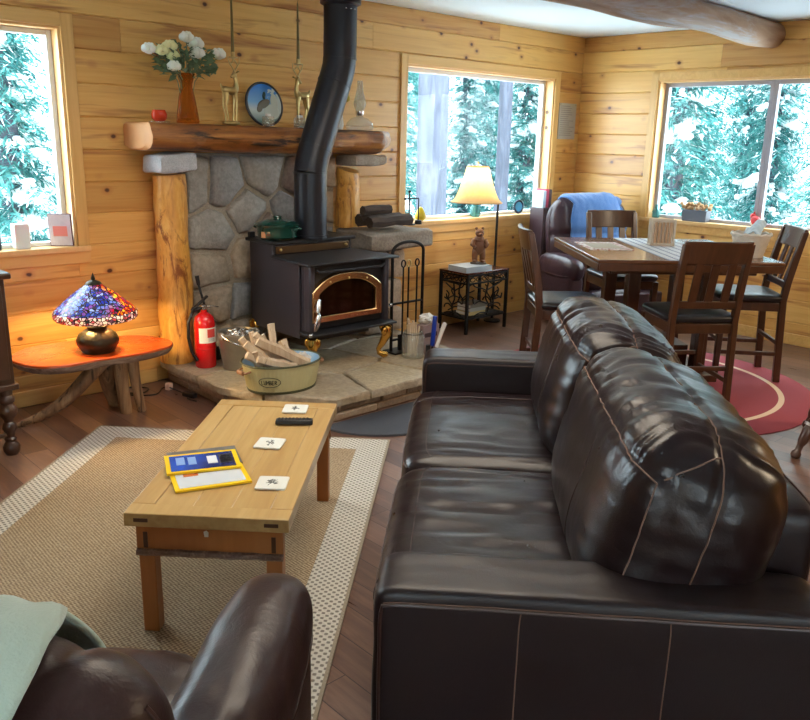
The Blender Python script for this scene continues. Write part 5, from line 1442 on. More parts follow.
def drape(name, label, cat, t_src, bc, x0, x1, zf, zb, mat, off=0.010, fold=0.012, sd=0.0, th=0.010, skew=0.0):
    """cloth laid over a backrest: follows its front, top and back"""
    path = []
    for i in range(41):
        s = i / 40
        path.append(s)
    Mw = Matrix.Translation(t_src.location) @ Matrix.Rotation(t_src.rotation_euler.z, 4, 'Z')
    ctr = Mw @ V((bc.c.x, bc.c.y, 0))
    def fn(u, v):
        x = x0 + (x1 - skew * max(0.0, v - 0.35) - x0) * u
        Lf = 1 - zf; Lt = 2.0; Lb = 1 - zb; T = Lf + Lt + Lb; d = v * T
        d += 0.05 * noise.noise(V((u * 3 + sd, 0, 0)))
        d = max(0, min(T, d))
        if d < Lf: p = (x, 1, zf + d)
        elif d < Lf + Lt: p = (x, 1 - (d - Lf), 1)
        else: p = (x, -1, 1 - (d - Lf - Lt))
        k = off + fold * (0.5 + 0.5 * noise.noise(V((u * 5 + sd, v * 1.2, 0)))) + 0.004 * noise.noise(V((u * 16, v * 8, sd)))
        return bc.f(p, k)
    mb = MB(); mb.grid(fn, 50, 90)
    lo = min(p.z for p in mb.v)
    o = thing(name, label, cat, (t_src.location.x, t_src.location.y, t_src.location.z), t_src.rotation_euler.z)
    mb.build('cloth', mat, o, smooth=180, solid=th)
    return o
AC, ACB = recliner('leather_armchair', 'cordovan brown leather armchair in the lower left corner seen from behind', (0.479, 1.555, 0.011), GA - R(90), CHAIR_L, sd=2.0, bw=0.87, hw=0.42, seat_w=0.65, back_y=-0.44, backz=0.585, back_h=0.62, seat_z=0.355, seat_f=0.58, be=(6, 2.6, 3.4))
drape('sage_throw', 'pale sage green fleece throw over the near armchair back', 'throw blanket', AC, ACB, -0.86, 0.66, 0.25, -0.7, SAGE, sd=1.0, off=0.020, fold=0.024, skew=-0.22)
RC, RCB = recliner('leather_recliner', 'plum brown leather recliner in the far corner behind the dining table', (6.275, 4.04, 0.0), R(180 - 20), REC_L, sd=7.0, bw=0.84, back_y=-0.30, hw=0.40, aw=0.19, seat_w=0.60, seat_f=0.50, back_h=0.74, backz=0.76, arm_l=0.60, arm_y=-0.10, tilt=10, back_d=0.28)
drape('blue_throw', 'bright blue fleece throw draped over the far recliner back', 'throw blanket', RC, RCB, -0.97, 0.70, -0.35, -0.2, BLUET, sd=4.0, fold=0.016)

# ------------------------------------------------------------------ dining set
mb = MB(); mb.lathe([(0.0, 0.0), (1.10, 0.0), (1.105, 0.005), (1.10, 0.009), (0.0, 0.009)], seg=96)
tag(mb.build('round_rug', redrug_mat(), loc=(4.93, 2.79, 0)), 'round dusky red rug with a cream ring under the dining table', 'rug')
DT = (5.135, 2.885); DA = R(-40); TZ = 0.90
dt = thing('dining_table', 'square dark wood counter height dining table by the right window', 'dining table', (DT[0], DT[1], 0.009), DA)
mb = MB(); mb.box((0, 0, TZ - 0.009 - 0.012), (1.19, 1.19, 0.024)); mb.build('tabletop', DINE_T, dt, bevel=0.006, seg=3)
for a in range(4):
    mb = MB(); c = rotZ(a * PI / 2) @ V((0, 0.585, TZ - 0.009 - 0.048)); mb.box(c, (1.175, 0.022, 0.048), rz=a * PI / 2); mb.build('edge_band', DINE_W, dt, bevel=0.003)
for a in range(4):
    mb = MB(); c = rotZ(a * PI / 2) @ V((0, 0.47, TZ - 0.009 - 0.07)); mb.box(c, (0.94, 0.022, 0.07), rz=a * PI / 2); mb.build('apron', DINE_W, dt, bevel=0.002)
for sx in (-1, 1):
    for sy in (-1, 1):
        mb = MB(); mb.box((sx * 0.25, sy * 0.25, 0.45), (0.085, 0.085, 0.80)); mb.build('leg', DINE_W, dt, bevel=0.005)
mb = MB(); mb.box((0, 0, 0.06), (0.72, 0.72, 0.05)); mb.box((0, 0, 0.0175), (0.62, 0.62, 0.035)); mb.build('plinth', DINE_W, dt, bevel=0.006)
mb = MB(); mb.box((0, 0, 0.17), (0.40, 0.40, 0.17)); mb.build('storage_box', DINE_W, dt, bevel=0.004)

def make_chair(label):
    t = thing('dining_chair', label, 'dining chair', group='dining chairs around the square table')
    SZ = 0.575
    P = lambda s, z: V((s * 0.195, -0.195 - (0.0 if z < SZ else 0.085 * ((z - SZ) / 0.48) ** 1.3) - (0.03 * (1 - z / SZ) if z < SZ else 0), z))
    for s in (-1, 1):
        mb = MB(); zs = [0, 0.2, 0.4, SZ, 0.7, 0.85, 1.045]
        vs = []
        for z in zs:
            p = P(s, z); w_, d_ = 0.036, 0.046 if z < 0.9 else 0.036
            for dx, dy in ((-1, -1), (1, -1), (1, 1), (-1, 1)): vs.append(p + V((dx * w_ / 2, dy * d_ / 2, 0)))
        fs = [(0, 3, 2, 1), tuple(len(zs) * 4 - 4 + k for k in range(4))]
        for i in range(len(zs) - 1):
            for k in range(4): fs.append((i * 4 + k, i * 4 + (k + 1) % 4, i * 4 + 4 + (k + 1) % 4, i * 4 + 4 + k))
        mb.add(vs, fs); mb.build('rear_post', DINE_W, t, bevel=0.005)
        mb = MB(); mb.box((s * 0.195, 0.195, (SZ - 0.02) / 2), (0.036, 0.036, SZ - 0.02), M=None, top=(1.25, 1.25)); mb.build('front_leg', DINE_W, t, bevel=0.004)
    mb = MB()
    def rail(z0, z1, bow, th=0.022, inset=0.0):
        n = 14; vs = []
        for i in range(n + 1):
            x = (-0.205 + inset) + (0.41 - 2 * inset) * i / n; b = bow * (1 - (x / 0.205) ** 2)
            for z in (z0, z1):
                y = P(1, z).y - b
                vs += [V((x, y - th / 2, z)), V((x, y + th / 2, z))]
        fs = []
        for i in range(n):
            a = i * 4; c = a + 4
            fs += [(a, c, c + 2, a + 2), (a + 1, a + 3, c + 3, c + 1), (a, a + 1, c + 1, c), (a + 2, c + 2, c + 3, a + 3)]
        fs += [(0, 2, 3, 1), (n * 4, n * 4 + 1, n * 4 + 3, n * 4 + 2)]
        return vs, fs
    mb.add(*rail(0.925, 1.06, 0.028, 0.026)); mb.build('top_rail', DINE_W, t, bevel=0.006)
    mb = MB(); mb.add(*rail(0.655, 0.70, 0.012, 0.022, 0.02)); mb.build('lower_rail', DINE_W, t, bevel=0.004)
    for x in (-0.10, 0.0, 0.10):
        mb = MB(); b0 = 0.012; b1 = 0.026
        mb.bar((x, P(1, 0.69).y - b0, 0.69), (x, P(1, 0.935).y - b1, 0.935), 0.05, 0.014, up=(0, 1, 0)); mb.build('slat', DINE_W, t, bevel=0.003)
    mb = MB()
    mb.box((0, 0.195, SZ - 0.045), (0.36, 0.022, 0.06)); mb.box((0, -0.195, SZ - 0.045), (0.36, 0.022, 0.06))
    for s in (-1, 1): mb.box((s * 0.195, 0, SZ - 0.045), (0.022, 0.36, 0.06))
    mb.build('seat_frame', DINE_W, t, bevel=0.003)
    c = Cush((0, 0.012, SZ + 0.012), (0.455, 0.455, 0.062), (7, 7, 2.6)); mb = MB(); c.mesh(mb, 22); mb.build('seat_pad', SEAT_L, t, smooth=180)
    for z, d in ((0.20, 0), (0.30, 1)):
        for s in (-1, 1):
            mb = MB()
            if d == 0: mb.bar((s * 0.195, -0.215, z), (s * 0.195, 0.195, z), 0.018, 0.028)
            else: mb.bar((-0.195, s * 0.195, z - 0.02), (0.195, s * 0.195, z - 0.02), 0.018, 0.028)
            mb.build('stretcher', DINE_W, t, bevel=0.003)
    return t
def place(t, x, y, fx, fy, z): t.location = (x, y, z); t.rotation_euler = (0, 0, math.atan2(fy, fx) - PI / 2)
ch = make_chair('dark wood dining chair with its slatted back to the camera at the near table side')
others = [copy_tree(ch) for _ in range(3)]
place(ch, 4.665, 2.375, .60, .80, 0.009)
for o, lab, x, y, fx, fy, z in ((others[0], 'dark wood dining chair seen side on at left, nearest the iron side table', 4.345, 3.085, .745, -.667, 0.009),
                             (others[1], 'dark wood dining chair at the right of the table next to the window wall', 5.64, 2.47, -.66, .75, 0.009),
                             (others[2], 'dark wood dining chair at the far table side before the blue throw', 5.635, 3.475, -.55, -.835, 0.009)):
    o['label'] = lab; place(o, x, y, fx, fy, z)

def on_table(lx, ly, dz=0.0):
    c, s = math.cos(DA), math.sin(DA)
    return (DT[0] + lx * c - ly * s, DT[1] + lx * s + ly * c, TZ + dz)
mb = MB(); mb.box((0, 0, 0.001), (0.42, 1.16, 0.002)); o = mb.build('table_runner', RUNNER, smooth=0, loc=on_table(0.06, 0.0)); o.rotation_euler = (0, 0, DA)
tag(o, 'white and grey striped cloth runner across the middle of the dining table', 'table runner')
for lx, ly, lab in ((-0.37, 0.08, 'red and grey patterned placemat on the left side of the dining table'), (0.43, 0.05, 'red and grey patterned placemat on the right side of the dining table')):
    mb = MB(); mb.box((0, 0, 0.0015), (0.42, 0.30, 0.003)); o = mb.build('placemat', PLACEMAT, smooth=0, loc=on_table(lx, ly)); o.rotation_euler = (0, 0, DA + PI / 2)
    tag(o, lab, 'placemat')
nh = thing('napkin_holder', 'pale slatted wooden napkin crate standing upright on the dining table', 'napkin holder', on_table(0.07, 0.17, 0.002), R(-46.5))
PALEW = plain('pale_washed_wood', lin(196, 182, 164), 0.6, var=0.2, sc_=30); SLATW = plain('tan_slat_wood', lin(184, 150, 118), 0.6, var=0.2, sc_=30)
for s in (-1, 1):
    mb = MB()
    for r in ((-0.085, -0.068, 0.0, 0.185), (0.068, 0.085, 0.0, 0.185), (-0.068, 0.068, 0.0, 0.02), (-0.068, 0.068, 0.165, 0.185)): mb.bb((r[0], s * 0.04 - 0.007, r[2]), (r[1], s * 0.04 + 0.007, r[3]))
    fr_ = mb.build('side_frame', PALEW, nh, bevel=0.002)
    for k in range(5):
        mb = MB(); mb.bb((-0.062 + 0.026 * k, s * 0.04 - 0.004, 0.02), (-0.062 + 0.026 * k + 0.019, s * 0.04 + 0.004, 0.165)); mb.build('slat', SLATW, fr_)
mb = MB(); mb.bb((-0.085, -0.033, 0.0), (0.085, 0.033, 0.008)); mb.build('floor_board', PALEW, nh)
t = thing('paper_napkins', 'stack of white napkins held in the slatted wooden crate', 'napkins', on_table(0.07, 0.17, 0.011), R(-46.5))
mb = MB()
for k in range(6): mb.bb((-0.066, -0.030 + 0.010 * k, 0), (0.066, -0.023 + 0.010 * k, 0.15 + 0.003 * (k % 2)))
mb.build('napkins', WHITE, t, bevel=0.001)
bk = thing('wicker_basket', 'white wicker bread basket with a pale blue cloth by the right dining chair', 'basket', on_table(0.478, -0.33, 0.0))
WICK = plain('white_wicker', lin(222, 214, 200), 0.7, var=0.3, sc_=40)
mb = MB(); mb.lathe([(0.0, 0.0), (0.085, 0.0)] + [(0.085 + 0.035 * i / 12 + (0.003 if i % 2 else 0), 0.012 * i) for i in range(1, 13)] + [(0.118, 0.15), (0.11, 0.14), (0.082, 0.01), (0, 0.008)], seg=40, fn=lambda a, z: 1 + 0.012 * math.sin(20 * a + z * 260)); mb.build('woven_body', WICK, bk)
mb = MB(); mb.tube([(0.121 * math.cos(a), 0.121 * math.sin(a), 0.147 + 0.004 * math.sin(12 * a)) for a in [2 * PI * i / 48 for i in range(49)]], 0.009, 8); mb.build('rim', WICK, bk)
t = thing('basket_cloth', 'pale blue checked cloth lining the white wicker basket', 'cloth', on_table(0.478, -0.33, 0.075), 0)
mb = MB(); mb.grid(lambda u, v: V((0.015 + 0.05 * (2 * u - 1), 0.10 * (2 * v - 1) * 0.62, 0.055 + 0.05 * u * 1.6 + 0.03 * math.sin(v * 5) + 0.012 * noise.noise(V((u * 5, v * 5, 0))))), 20, 20); mb.build('cloth', cloth('pale_blue_cloth', lin(170, 200, 220), lin(214, 226, 232)), t, smooth=180, solid=0.006)

# stool with turned legs at the right edge
stl = thing('turned_leg_stool', 'dark turned leg stool cut off by the right edge of the photo', 'stool', (4.66, 1.30, 0))
mb = MB(); mb.lathe([(0.0, 0.58), (0.19, 0.58), (0.20, 0.595), (0.20, 0.615), (0.19, 0.625), (0.0, 0.63)], seg=40); mb.build('seat', TURNED, stl)
WRING = plain('pale_leg_ring', lin(190, 186, 182), 0.35, 0.5)
for k, (dx, dy) in enumerate(((-0.36, 0.20), (0.20, 0.36), (0.36, -0.20), (-0.20, -0.36))):
    top = V((dx * 0.42, dy * 0.42, 0.58)); bot = V((dx, dy, 0)); mb = MB()
    prof = [(0, .016), (0.02, .026), (0.05, .026), (0.07, .017), (0.12, .017), (0.16, .026), (0.26, .03), (0.32, .02), (0.34, .028), (0.36, .02), (0.45, .024), (0.7, .03), (0.85, .024), (1.0, .022)]
    mb.tube([bot + (top - bot) * a for a, r in prof], [r for a, r in prof], 14); lg = mb.build('leg', TURNED, stl)
    mb = MB(); d = (top - bot).normalized(); mb.tube([bot + (top - bot) * 0.30, bot + (top - bot) * 0.325], [0.034, 0.034], 14); mb.build('leg_ring', WRING, lg)
# ------------------------------------------------------------------ left side: burl table, stained glass lamp, cabinet
tt = thing('root_table', 'live edge redwood slab table on twisted root legs under the left window', 'side table', (1.755, 4.43, 0))
TTZ = 0.405
outl = [(-0.43, 0.06), (-0.40, -0.10), (-0.33, -0.205), (-0.20, -0.245), (-0.06, -0.232), (0.07, -0.245), (0.20, -0.252), (0.33, -0.225), (0.44, -0.16), (0.46, -0.04), (0.42, 0.10), (0.34, 0.18), (0.2, 0.24), (0.02, 0.27), (-0.18, 0.28), (-0.33, 0.22)]
pts = []
for i in range(len(outl)):
    p0, p1, p2, p3 = [V(outl[(i + k - 1) % len(outl)]) for k in range(4)]
    for j in range(5):
        s = j / 5; q = 0.5 * ((2 * p1) + (p2 - p0) * s + (2 * p0 - 5 * p1 + 4 * p2 - p3) * s * s + (3 * p1 - p0 - 3 * p2 + p3) * s ** 3)
        pts.append((q[0] * 0.97 + 0.008 * noise.noise(V((i * 1.3 + j * 0.26, 0, 0))), q[1] * 0.97 + 0.010 * noise.noise(V((0, i * 1.3 + j * 0.26, 3)))))
mb = MB(); mb.prism(pts, TTZ - 0.012, TTZ, inset=0.004); mb.build('slab_top', REDWOOD, tt)
mb = MB(); n = len(pts); vs = []
for z, k in ((TTZ - 0.013, 1.006), (TTZ - 0.03, 0.99), (TTZ - 0.05, 0.94)):
    vs += [V((x * k + 0.006 * noise.noise(V((x * 20, y * 20, z * 60))), y * k + 0.006 * noise.noise(V((x * 20, z * 60, y * 20))), z)) for x, y in pts]
fs = [(l * n + i, l * n + (i + 1) % n, (l + 1) * n + (i + 1) % n, (l + 1) * n + i) for l in range(2) for i in range(n)] + [tuple(2 * n + i for i in range(n)), tuple(range(n))[::-1]]
mb.add(vs, fs); mb.build('bark_edge', BARK, tt, smooth=60)
def root(P, rr, sd):
    mb = MB(); Q = []; r2 = []
    for i in range(len(P) - 1):
        for j in range(5):
            s = j / 5; a = V(P[max(0, i - 1)]); b = V(P[i]); c = V(P[i + 1]); d = V(P[min(len(P) - 1, i + 2)])
            Q.append(0.5 * ((2 * b) + (c - a) * s + (2 * a - 5 * b + 4 * c - d) * s * s + (3 * b - a - 3 * c + d) * s ** 3)); r2.append(rr[i] + (rr[i + 1] - rr[i]) * s)
    Q.append(V(P[-1])); r2.append(rr[-1])
    mb.tube(Q, r2, 14, wob=0.22, sd=sd); return mb.build('root_leg', ROOT, tt, smooth=60)
root([(0.08, -0.02, .36), (-0.05, -0.03, .25), (-0.16, 0.0, .14), (-0.28, 0.05, .06), (-0.40, 0.105, .012)], [.05, .042, .038, .028, .012], 1)
root([(0.12, 0.02, .36), (0.0, 0.06, .22), (-0.10, 0.12, .12), (-0.14, 0.2, .03)], [.04, .03, .026, .02], 2)
root([(0.14, -0.06, .37), (0.15, -0.04, .2), (0.165, -0.035, .0)], [.045, .038, .034], 3)
root([(0.21, -0.06, .37), (0.22, -0.06, .2), (0.25, -0.06, .0)], [.034, .03, .026], 4)
root([(0.11, 0.06, .37), (0.13, 0.1, .2), (0.19, 0.15, .0)], [.06, .055, .045], 5)
lp = thing('stained_glass_lamp', 'lit stained glass lamp with bulbous bronze base on the redwood slab table', 'table lamp', (1.775, 4.37, TTZ))
BRONZE = plain('mottled_bronze', lin(58, 54, 38), 0.4, 0.7, var=0.5, sc_=30, bump=0.4, bs=40)
mb = MB(); mb.lathe([(0.0, 0.0), (0.085, 0.0), (0.092, 0.012), (0.112, 0.045), (0.115, 0.07), (0.10, 0.10), (0.07, 0.122), (0.05, 0.132), (0.052, 0.142), (0.066, 0.15), (0.06, 0.162), (0.03, 0.17), (0.0, 0.172)], seg=36); mb.build('base', BRONZE, lp)
for k in range(3):
    a = 2 * PI * k / 3 + 0.5; mb = MB(); mb.tube([(0.045 * math.cos(a), 0.045 * math.sin(a), 0.15), (0.12 * math.cos(a), 0.12 * math.sin(a), 0.165), (0.20 * math.cos(a), 0.20 * math.sin(a), 0.208)], 0.004, 6); mb.build('shade_arm', BRONZE, lp)
prof = [(0.214, 0.190), (0.224, 0.203), (0.222, 0.228), (0.198, 0.254), (0.152, 0.296), (0.10, 0.338), (0.055, 0.370), (0.032, 0.386)]
mb = MB(); mb.lathe(prof, seg=48, fn=lambda a, z: 1 + (0.012 * math.cos(24 * a) if z < 0.2 else 0.0))
# open cone: drop end caps made by lathe
mb.f = mb.f[:-2]; mb.mi = mb.mi[:-2]
mb.build('shade', tiffany_mat(), lp, smooth=180)
mb = MB(); mb.lathe([(0.045, 0.380), (0.038, 0.392), (0.02, 0.400), (0.010, 0.404), (0.012, 0.412), (0.006, 0.43), (0.0, 0.445)], seg=24); mb.build('finial', BRONZE, lp)
mb = MB(); mb.tube([(0, 0, 0.16), (0, 0, 0.385)], 0.006, 8); mb.build('stem', BRONZE, lp)
for s in (-1, 1):
    mb = MB(); mb.ell((s * 0.07, 0, 0.262), 0.022, 12, 8); mb.build('bulb', BULB, lp, smooth=180)
    mb = MB(); mb.tube([(0, 0, 0.27), (s * 0.05, 0, 0.265)], 0.01, 8); mb.build('socket', BRONZE, lp)
for s in (-1, 1): point('lamp_bulb_light', (1.775 + s * 0.07, 4.37, TTZ + 0.225), 14, (1.0, 0.62, 0.22), 0.03)

cb = thing('turned_leg_cabinet', 'antique dark cabinet with turned legs cut off by the left edge', 'cabinet', (0.92, 4.33, 0))
mb = MB(); mb.bb((-0.33, -0.20, 0.34), (0.325, 0.20, 0.90)); mb.build('body', TURNED, cb, bevel=0.004)
mb = MB(); mb.bb((-0.36, -0.23, 0.90), (0.352, 0.22, 0.93)); mb.build('top_board', TURNED, cb, bevel=0.008)
mb = MB(); mb.bb((-0.345, -0.215, 0.345), (0.34, 0.21, 0.375)); mb.build('base_moulding', TURNED, cb, bevel=0.006)
for sx in (-1, 1):
    for sy in (-1, 1):
        mb = MB(); mb.lathe([(0.0, 0), (0.028, 0.0), (0.04, 0.02), (0.042, 0.045), (0.025, 0.07), (0.03, 0.085), (0.022, 0.095), (0.026, 0.12), (0.036, 0.14), (0.03, 0.165), (0.022, 0.175), (0.026, 0.19), (0.045, 0.215), (0.047, 0.24), (0.03, 0.27), (0.038, 0.28), (0.04, 0.30), (0.03, 0.315), (0.034, 0.345)], (sx * 0.285, sy * 0.17, 0), 20); mb.build('turned_leg', TURNED, cb)
for sy in (-1, 1):
    mb = MB(); mb.bar((-0.285, sy * 0.17, 0.11), (0.285, sy * 0.17, 0.11), 0.03, 0.022); mb.build('stretcher', TURNED, cb, bevel=0.004)
for k in range(2):
    mb = MB(); mb.bb((-0.31 + 0.315 * k, -0.212, 0.40), (-0.005 + 0.31 * k, -0.20, 0.87)); d = mb.build('door', TURNED, cb, bevel=0.004)
    mb = MB(); mb.ell((-0.04 + 0.06 * k, -0.222, 0.66), 0.013, 10, 8); mb.build('knob', BRASS_D, d)

# cord and plugs on the floor by the hearth
def spline(P, m=8):
    Q = []
    for i in range(len(P) - 1):
        a = V(P[max(0, i - 1)]); b = V(P[i]); c = V(P[i + 1]); d = V(P[min(len(P) - 1, i + 2)])
        for j in range(m):
            s = j / m; Q.append(0.5 * ((2 * b) + (c - a) * s + (2 * a - 5 * b + 4 * c - d) * s * s + (3 * b - a - 3 * c + d) * s ** 3))
    Q.append(V(P[-1])); return Q
cord = thing('power_cord', 'loose dark power cord on the floor between root table and hearth', 'cord', (2.2, 4.65, 0))
mb = MB(); mb.tube(spline([(-0.16, 0.14, 0.005), (-0.05, 0.03, 0.005), (0.03, 0.10, 0.005), (-0.06, 0.18, 0.005), (-0.13, 0.06, 0.005), (0.0, -0.05, 0.005), (0.09, 0.02, 0.012), (0.12, 0.0, 0.02)]), 0.0045, 6); mb.build('cable', BLACKP, cord)
mb = MB(); mb.tube(spline([(0.12, -0.02, 0.02), (0.15, -0.10, 0.006), (0.155, -0.2, 0.005), (0.12, -0.25, 0.005), (0.135, -0.33, 0.005)]), 0.0045, 6); mb.build('cable', BLACKP, cord)
mb = MB(); mb.box((0.125, 0.0, 0.022), (0.04, 0.035, 0.044), rz=0.4); mb.build('plug', plain('almond_plug', lin(214, 176, 156), 0.5), cord, bevel=0.004)
mb = MB(); mb.box((0.15, -0.22, 0.016), (0.035, 0.10, 0.03), rz=0.3); mb.build('adapter', BLACKP, cord, bevel=0.006)

# things on the left window sill
SZL = OP_A[0][2] + 0.004
t = thing('white_votive', 'white square candle on the left window sill', 'candle', (1.605, 4.935, SZL))
mb = MB(); mb.box((0, 0, 0.072), (0.084, 0.07, 0.144)); mb.build('candle_body', plain('white_wax', lin(226, 236, 238), 0.4, Subsurface_Weight=0.3), t, bevel=0.006)
mb = MB(); mb.tube([(0, 0, 0.144), (0.002, 0, 0.156)], 0.0015, 5); mb.build('wick', BLACKP, t)
t = thing('greeting_card', 'maroon backed booklet with pale pink picture cover propped on left sill', 'booklet', (1.835, 4.925, SZL), R(143))
mb = MB(); mb.box((0, 0.012, 0.097), (0.13, 0.02, 0.19), M=rotX(R(-6))); mb.build('cover', plain('maroon_card', lin(92, 32, 54), 0.5), t)
mb = MB(); mb.box((0, 0.0235, 0.097), (0.124, 0.003, 0.184), M=rotX(R(-6))); pc_ = mb.build('front_picture', plain('pale_picture', lin(224, 214, 220), 0.4, var=0.3, sc_=30), t)
mb = MB(); mb.box((0.0, 0.0255, 0.09), (0.08, 0.002, 0.06), M=rotX(R(-6))); mb.build('pink_print', plain('pink_print', lin(236, 140, 130), 0.5), pc_)
t = thing('dark_bottle', 'dark bottle at the left photo edge on the window sill', 'bottle', (1.47, 4.93, SZL))
mb = MB(); mb.lathe([(0, 0), (0.022, 0), (0.024, 0.01), (0.024, 0.09), (0.010, 0.115), (0.010, 0.135), (0, 0.135)], seg=16); mb.build('glass', BLACKP, t)
mb = MB(); mb.lathe([(0.012, 0.135), (0.012, 0.16), (0, 0.16)], seg=14); mb.build('cap', WHITE, t)

# ------------------------------------------------------------------ middle window: iron table, floor lamp, bear, sill things
it = thing('iron_side_table', 'small wrought iron side table with branch scrolls under the middle window', 'side table', (5.22, 4.655, 0))
w2, d2, hh = 0.25, 0.155, 0.525
mb = MB(); mb.box((0, 0, hh - 0.0075), (0.53, 0.34, 0.015)); mb.build('top', plain('mahogany_top', lin(76, 34, 30), 0.25, Coat_Weight=0.4), it, bevel=0.004)
for sx in (-1, 1):
    for sy in (-1, 1):
        mb = MB(); mb.box((sx * w2, sy * d2, (hh - 0.015) / 2), (0.024, 0.024, hh - 0.015)); mb.build('leg', IRON, it, bevel=0.003)
for z in (hh - 0.03, hh - 0.095, 0.13):
    mb = MB()
    for s in (-1, 1): mb.bar((-w2, s * d2, z), (w2, s * d2, z), 0.014, 0.014); mb.bar((s * w2, -d2, z), (s * w2, d2, z), 0.014, 0.014)
    mb.build('rail', IRON, it)
mb = MB(); mb.box((0, 0, 0.137), (0.49, 0.30, 0.008)); mb.build('shelf', IRON, it)
def scroll_panel(fn, nm):
    mb = MB()
    def tb(P, r=0.006): mb.tube([fn(*p) for p in spline([(a, b, 0) for a, b in P], 5) and [(q.x, q.y) for q in spline([(a, b, 0) for a, b in P], 5)]], r, 7)
    tb([(0.0, 0.14), (0.015, 0.22), (-0.01, 0.30), (0.005, 0.42)], 0.007)
    tb([(0.005, 0.20), (0.05, 0.235), (0.085, 0.225), (0.095, 0.20)]); tb([(0.008, 0.22), (0.055, 0.28), (0.05, 0.32), (0.075, 0.345)]); tb([(0.055, 0.27), (0.095, 0.285)])
    tb([(0.0, 0.24), (-0.05, 0.27), (-0.085, 0.255), (-0.095, 0.30)]); tb([(-0.04, 0.265), (-0.06, 0.32), (-0.045, 0.345)]); tb([(0.0, 0.35), (-0.04, 0.38), (-0.08, 0.40), (-0.1, 0.43)]); tb([(0.0, 0.36), (0.045, 0.385), (0.085, 0.41)])
    tb([(0.0, 0.16), (-0.04, 0.17), (-0.08, 0.15)]); tb([(0.0, 0.16), (0.05, 0.165), (0.09, 0.15)])
    for k in range(6):
        x = -0.1 + 0.04 * k
        mb.tube([fn(x + 0.016 * math.cos(a), 0.463 + 0.018 * math.sin(a)) for a in [2 * PI * i / 12 for i in range(13)]], 0.004, 6)
    return mb.build('scroll_panel', IRON, it, smooth=60)
for s in (-1, 1):
    scroll_panel(lambda a, z, s=s: V((a * 1.9, s * d2, z)), 'f')
    scroll_panel(lambda a, z, s=s: V((s * w2, a * 1.15, z)), 's')
for k, (col, wd) in enumerate(((lin(196, 170, 110), 0.20), (lin(168, 166, 160), 0.19), (lin(120, 110, 96), 0.21))):
    t = thing('shelf_book', ('cream', 'grey', 'brown')[k] + ' book lying on the lower shelf of the iron side table', 'book', (5.16 + 0.01 * k, 4.63, 0.141 + 0.032 * k))
    mb = MB(); mb.box((0, 0, 0.016), (wd, 0.15, 0.024)); mb.build('pages', WHITE, t)
    mb = MB()
    for z in (0.002, 0.030): mb.box((0, 0, z), (wd + 0.006, 0.156, 0.004))
    mb.box((0, -0.078, 0.016), (wd + 0.006, 0.003, 0.03)); mb.build('cover', plain('book_cover', col, 0.5), t)
t = thing('thick_book', 'thick pale grey book lying on top of the iron side table', 'book', (5.10, 4.60, hh), R(-4))
mb = MB(); mb.box((0, 0, 0.024), (0.29, 0.205, 0.040)); mb.build('pages', WHITE, t)
mb = MB()
for z in (0.002, 0.046): mb.box((0, 0, z), (0.30, 0.215, 0.004))
mb.box((-0.15, 0, 0.024), (0.004, 0.215, 0.048)); mb.box((0, -0.1085, 0.024), (0.30, 0.003, 0.048)); mb.build('cover', plain('pale_grey_cover', lin(168, 178, 184), 0.4, var=0.15), t, bevel=0.001)
# bear figurine
be = thing('bear_figurine', 'carved brown bear figurine standing on the pale book', 'figurine', (5.20, 4.60, hh + 0.048), R(-35))
FUR = plain('carved_bear_brown', lin(126, 82, 54), 0.6, var=0.4, sc_=30, bump=0.4, bs=50)
mb = MB()
for s in (-1, 1):
    mb.tube([(s * 0.032, 0.0, 0.02), (s * 0.034, 0, 0.07), (s * 0.025, 0, 0.12)], [0.022, 0.026, 0.032], 12); mb.ell((s * 0.034, -0.014, 0.026), (0.024, 0.036, 0.014), 12, 8)
    mb.tube([(s * 0.045, -0.005, 0.205), (s * 0.065, -0.02, 0.165), (s * 0.045, -0.05, 0.15)], [0.02, 0.019, 0.015], 12)
    mb.ell((s * 0.027, 0.004, 0.298), (0.013, 0.008, 0.013), 10, 7)
mb.ell((0, 0.0, 0.145), (0.055, 0.046, 0.07), 18, 12); mb.ell((0, 0, 0.20), (0.047, 0.038, 0.045), 16, 10); mb.ell((0, -0.006, 0.262), (0.038, 0.037, 0.038), 16, 12); mb.ell((0, -0.042, 0.252), (0.018, 0.022, 0.015), 12, 8)
mb.build('body', FUR, be, smooth=180)
mb = MB(); mb.ell((0, -0.063, 0.256), (0.007, 0.005, 0.005), 8, 6)
for s in (-1, 1): mb.ell((s * 0.015, -0.040, 0.273), 0.004, 8, 6)
mb.build('nose_and_eyes', BLACKP, be, smooth=180)
mb = MB(); mb.prism([(0.07 * math.cos(2 * PI * i / 24), 0.055 * math.sin(2 * PI * i / 24)) for i in range(24)], 0.0, 0.012, inset=0.003); mb.build('plinth', plain('bear_plinth', lin(74, 60, 48), 0.7), be)

# floor lamp behind the iron table
fl_ = thing('floor_lamp', 'lit floor lamp with cream bell shade in front of the middle window', 'floor lamp', (5.565, 4.725, 0))
mb = MB(); mb.lathe([(0.0, 0), (0.075, 0.0), (0.078, 0.012), (0.06, 0.022), (0.015, 0.03), (0.012, 0.05)], seg=32); mb.build('base', IRON, fl_)
mb = MB(); mb.tube([(0, 0, 0.03), (0, 0, 0.98)], 0.011, 10); mb.build('pole', IRON, fl_)
sx_, sy_ = -0.345, -0.055
mb = MB(); mb.tube(spline([(0, 0, 0.98), (0.0, 0, 1.05), (-0.04, -0.005, 1.085), (-0.14, -0.02, 1.095), (-0.25, -0.04, 1.09), (sx_, sy_, 1.10), (sx_, sy_, 1.16)]), 0.009, 8); mb.build('goose_arm', IRON, fl_)
prof = []
for i in range(13):
    s = i / 12; prof.append((0.215 - 0.125 * (s ** 0.62), 1.085 + 0.295 * s))
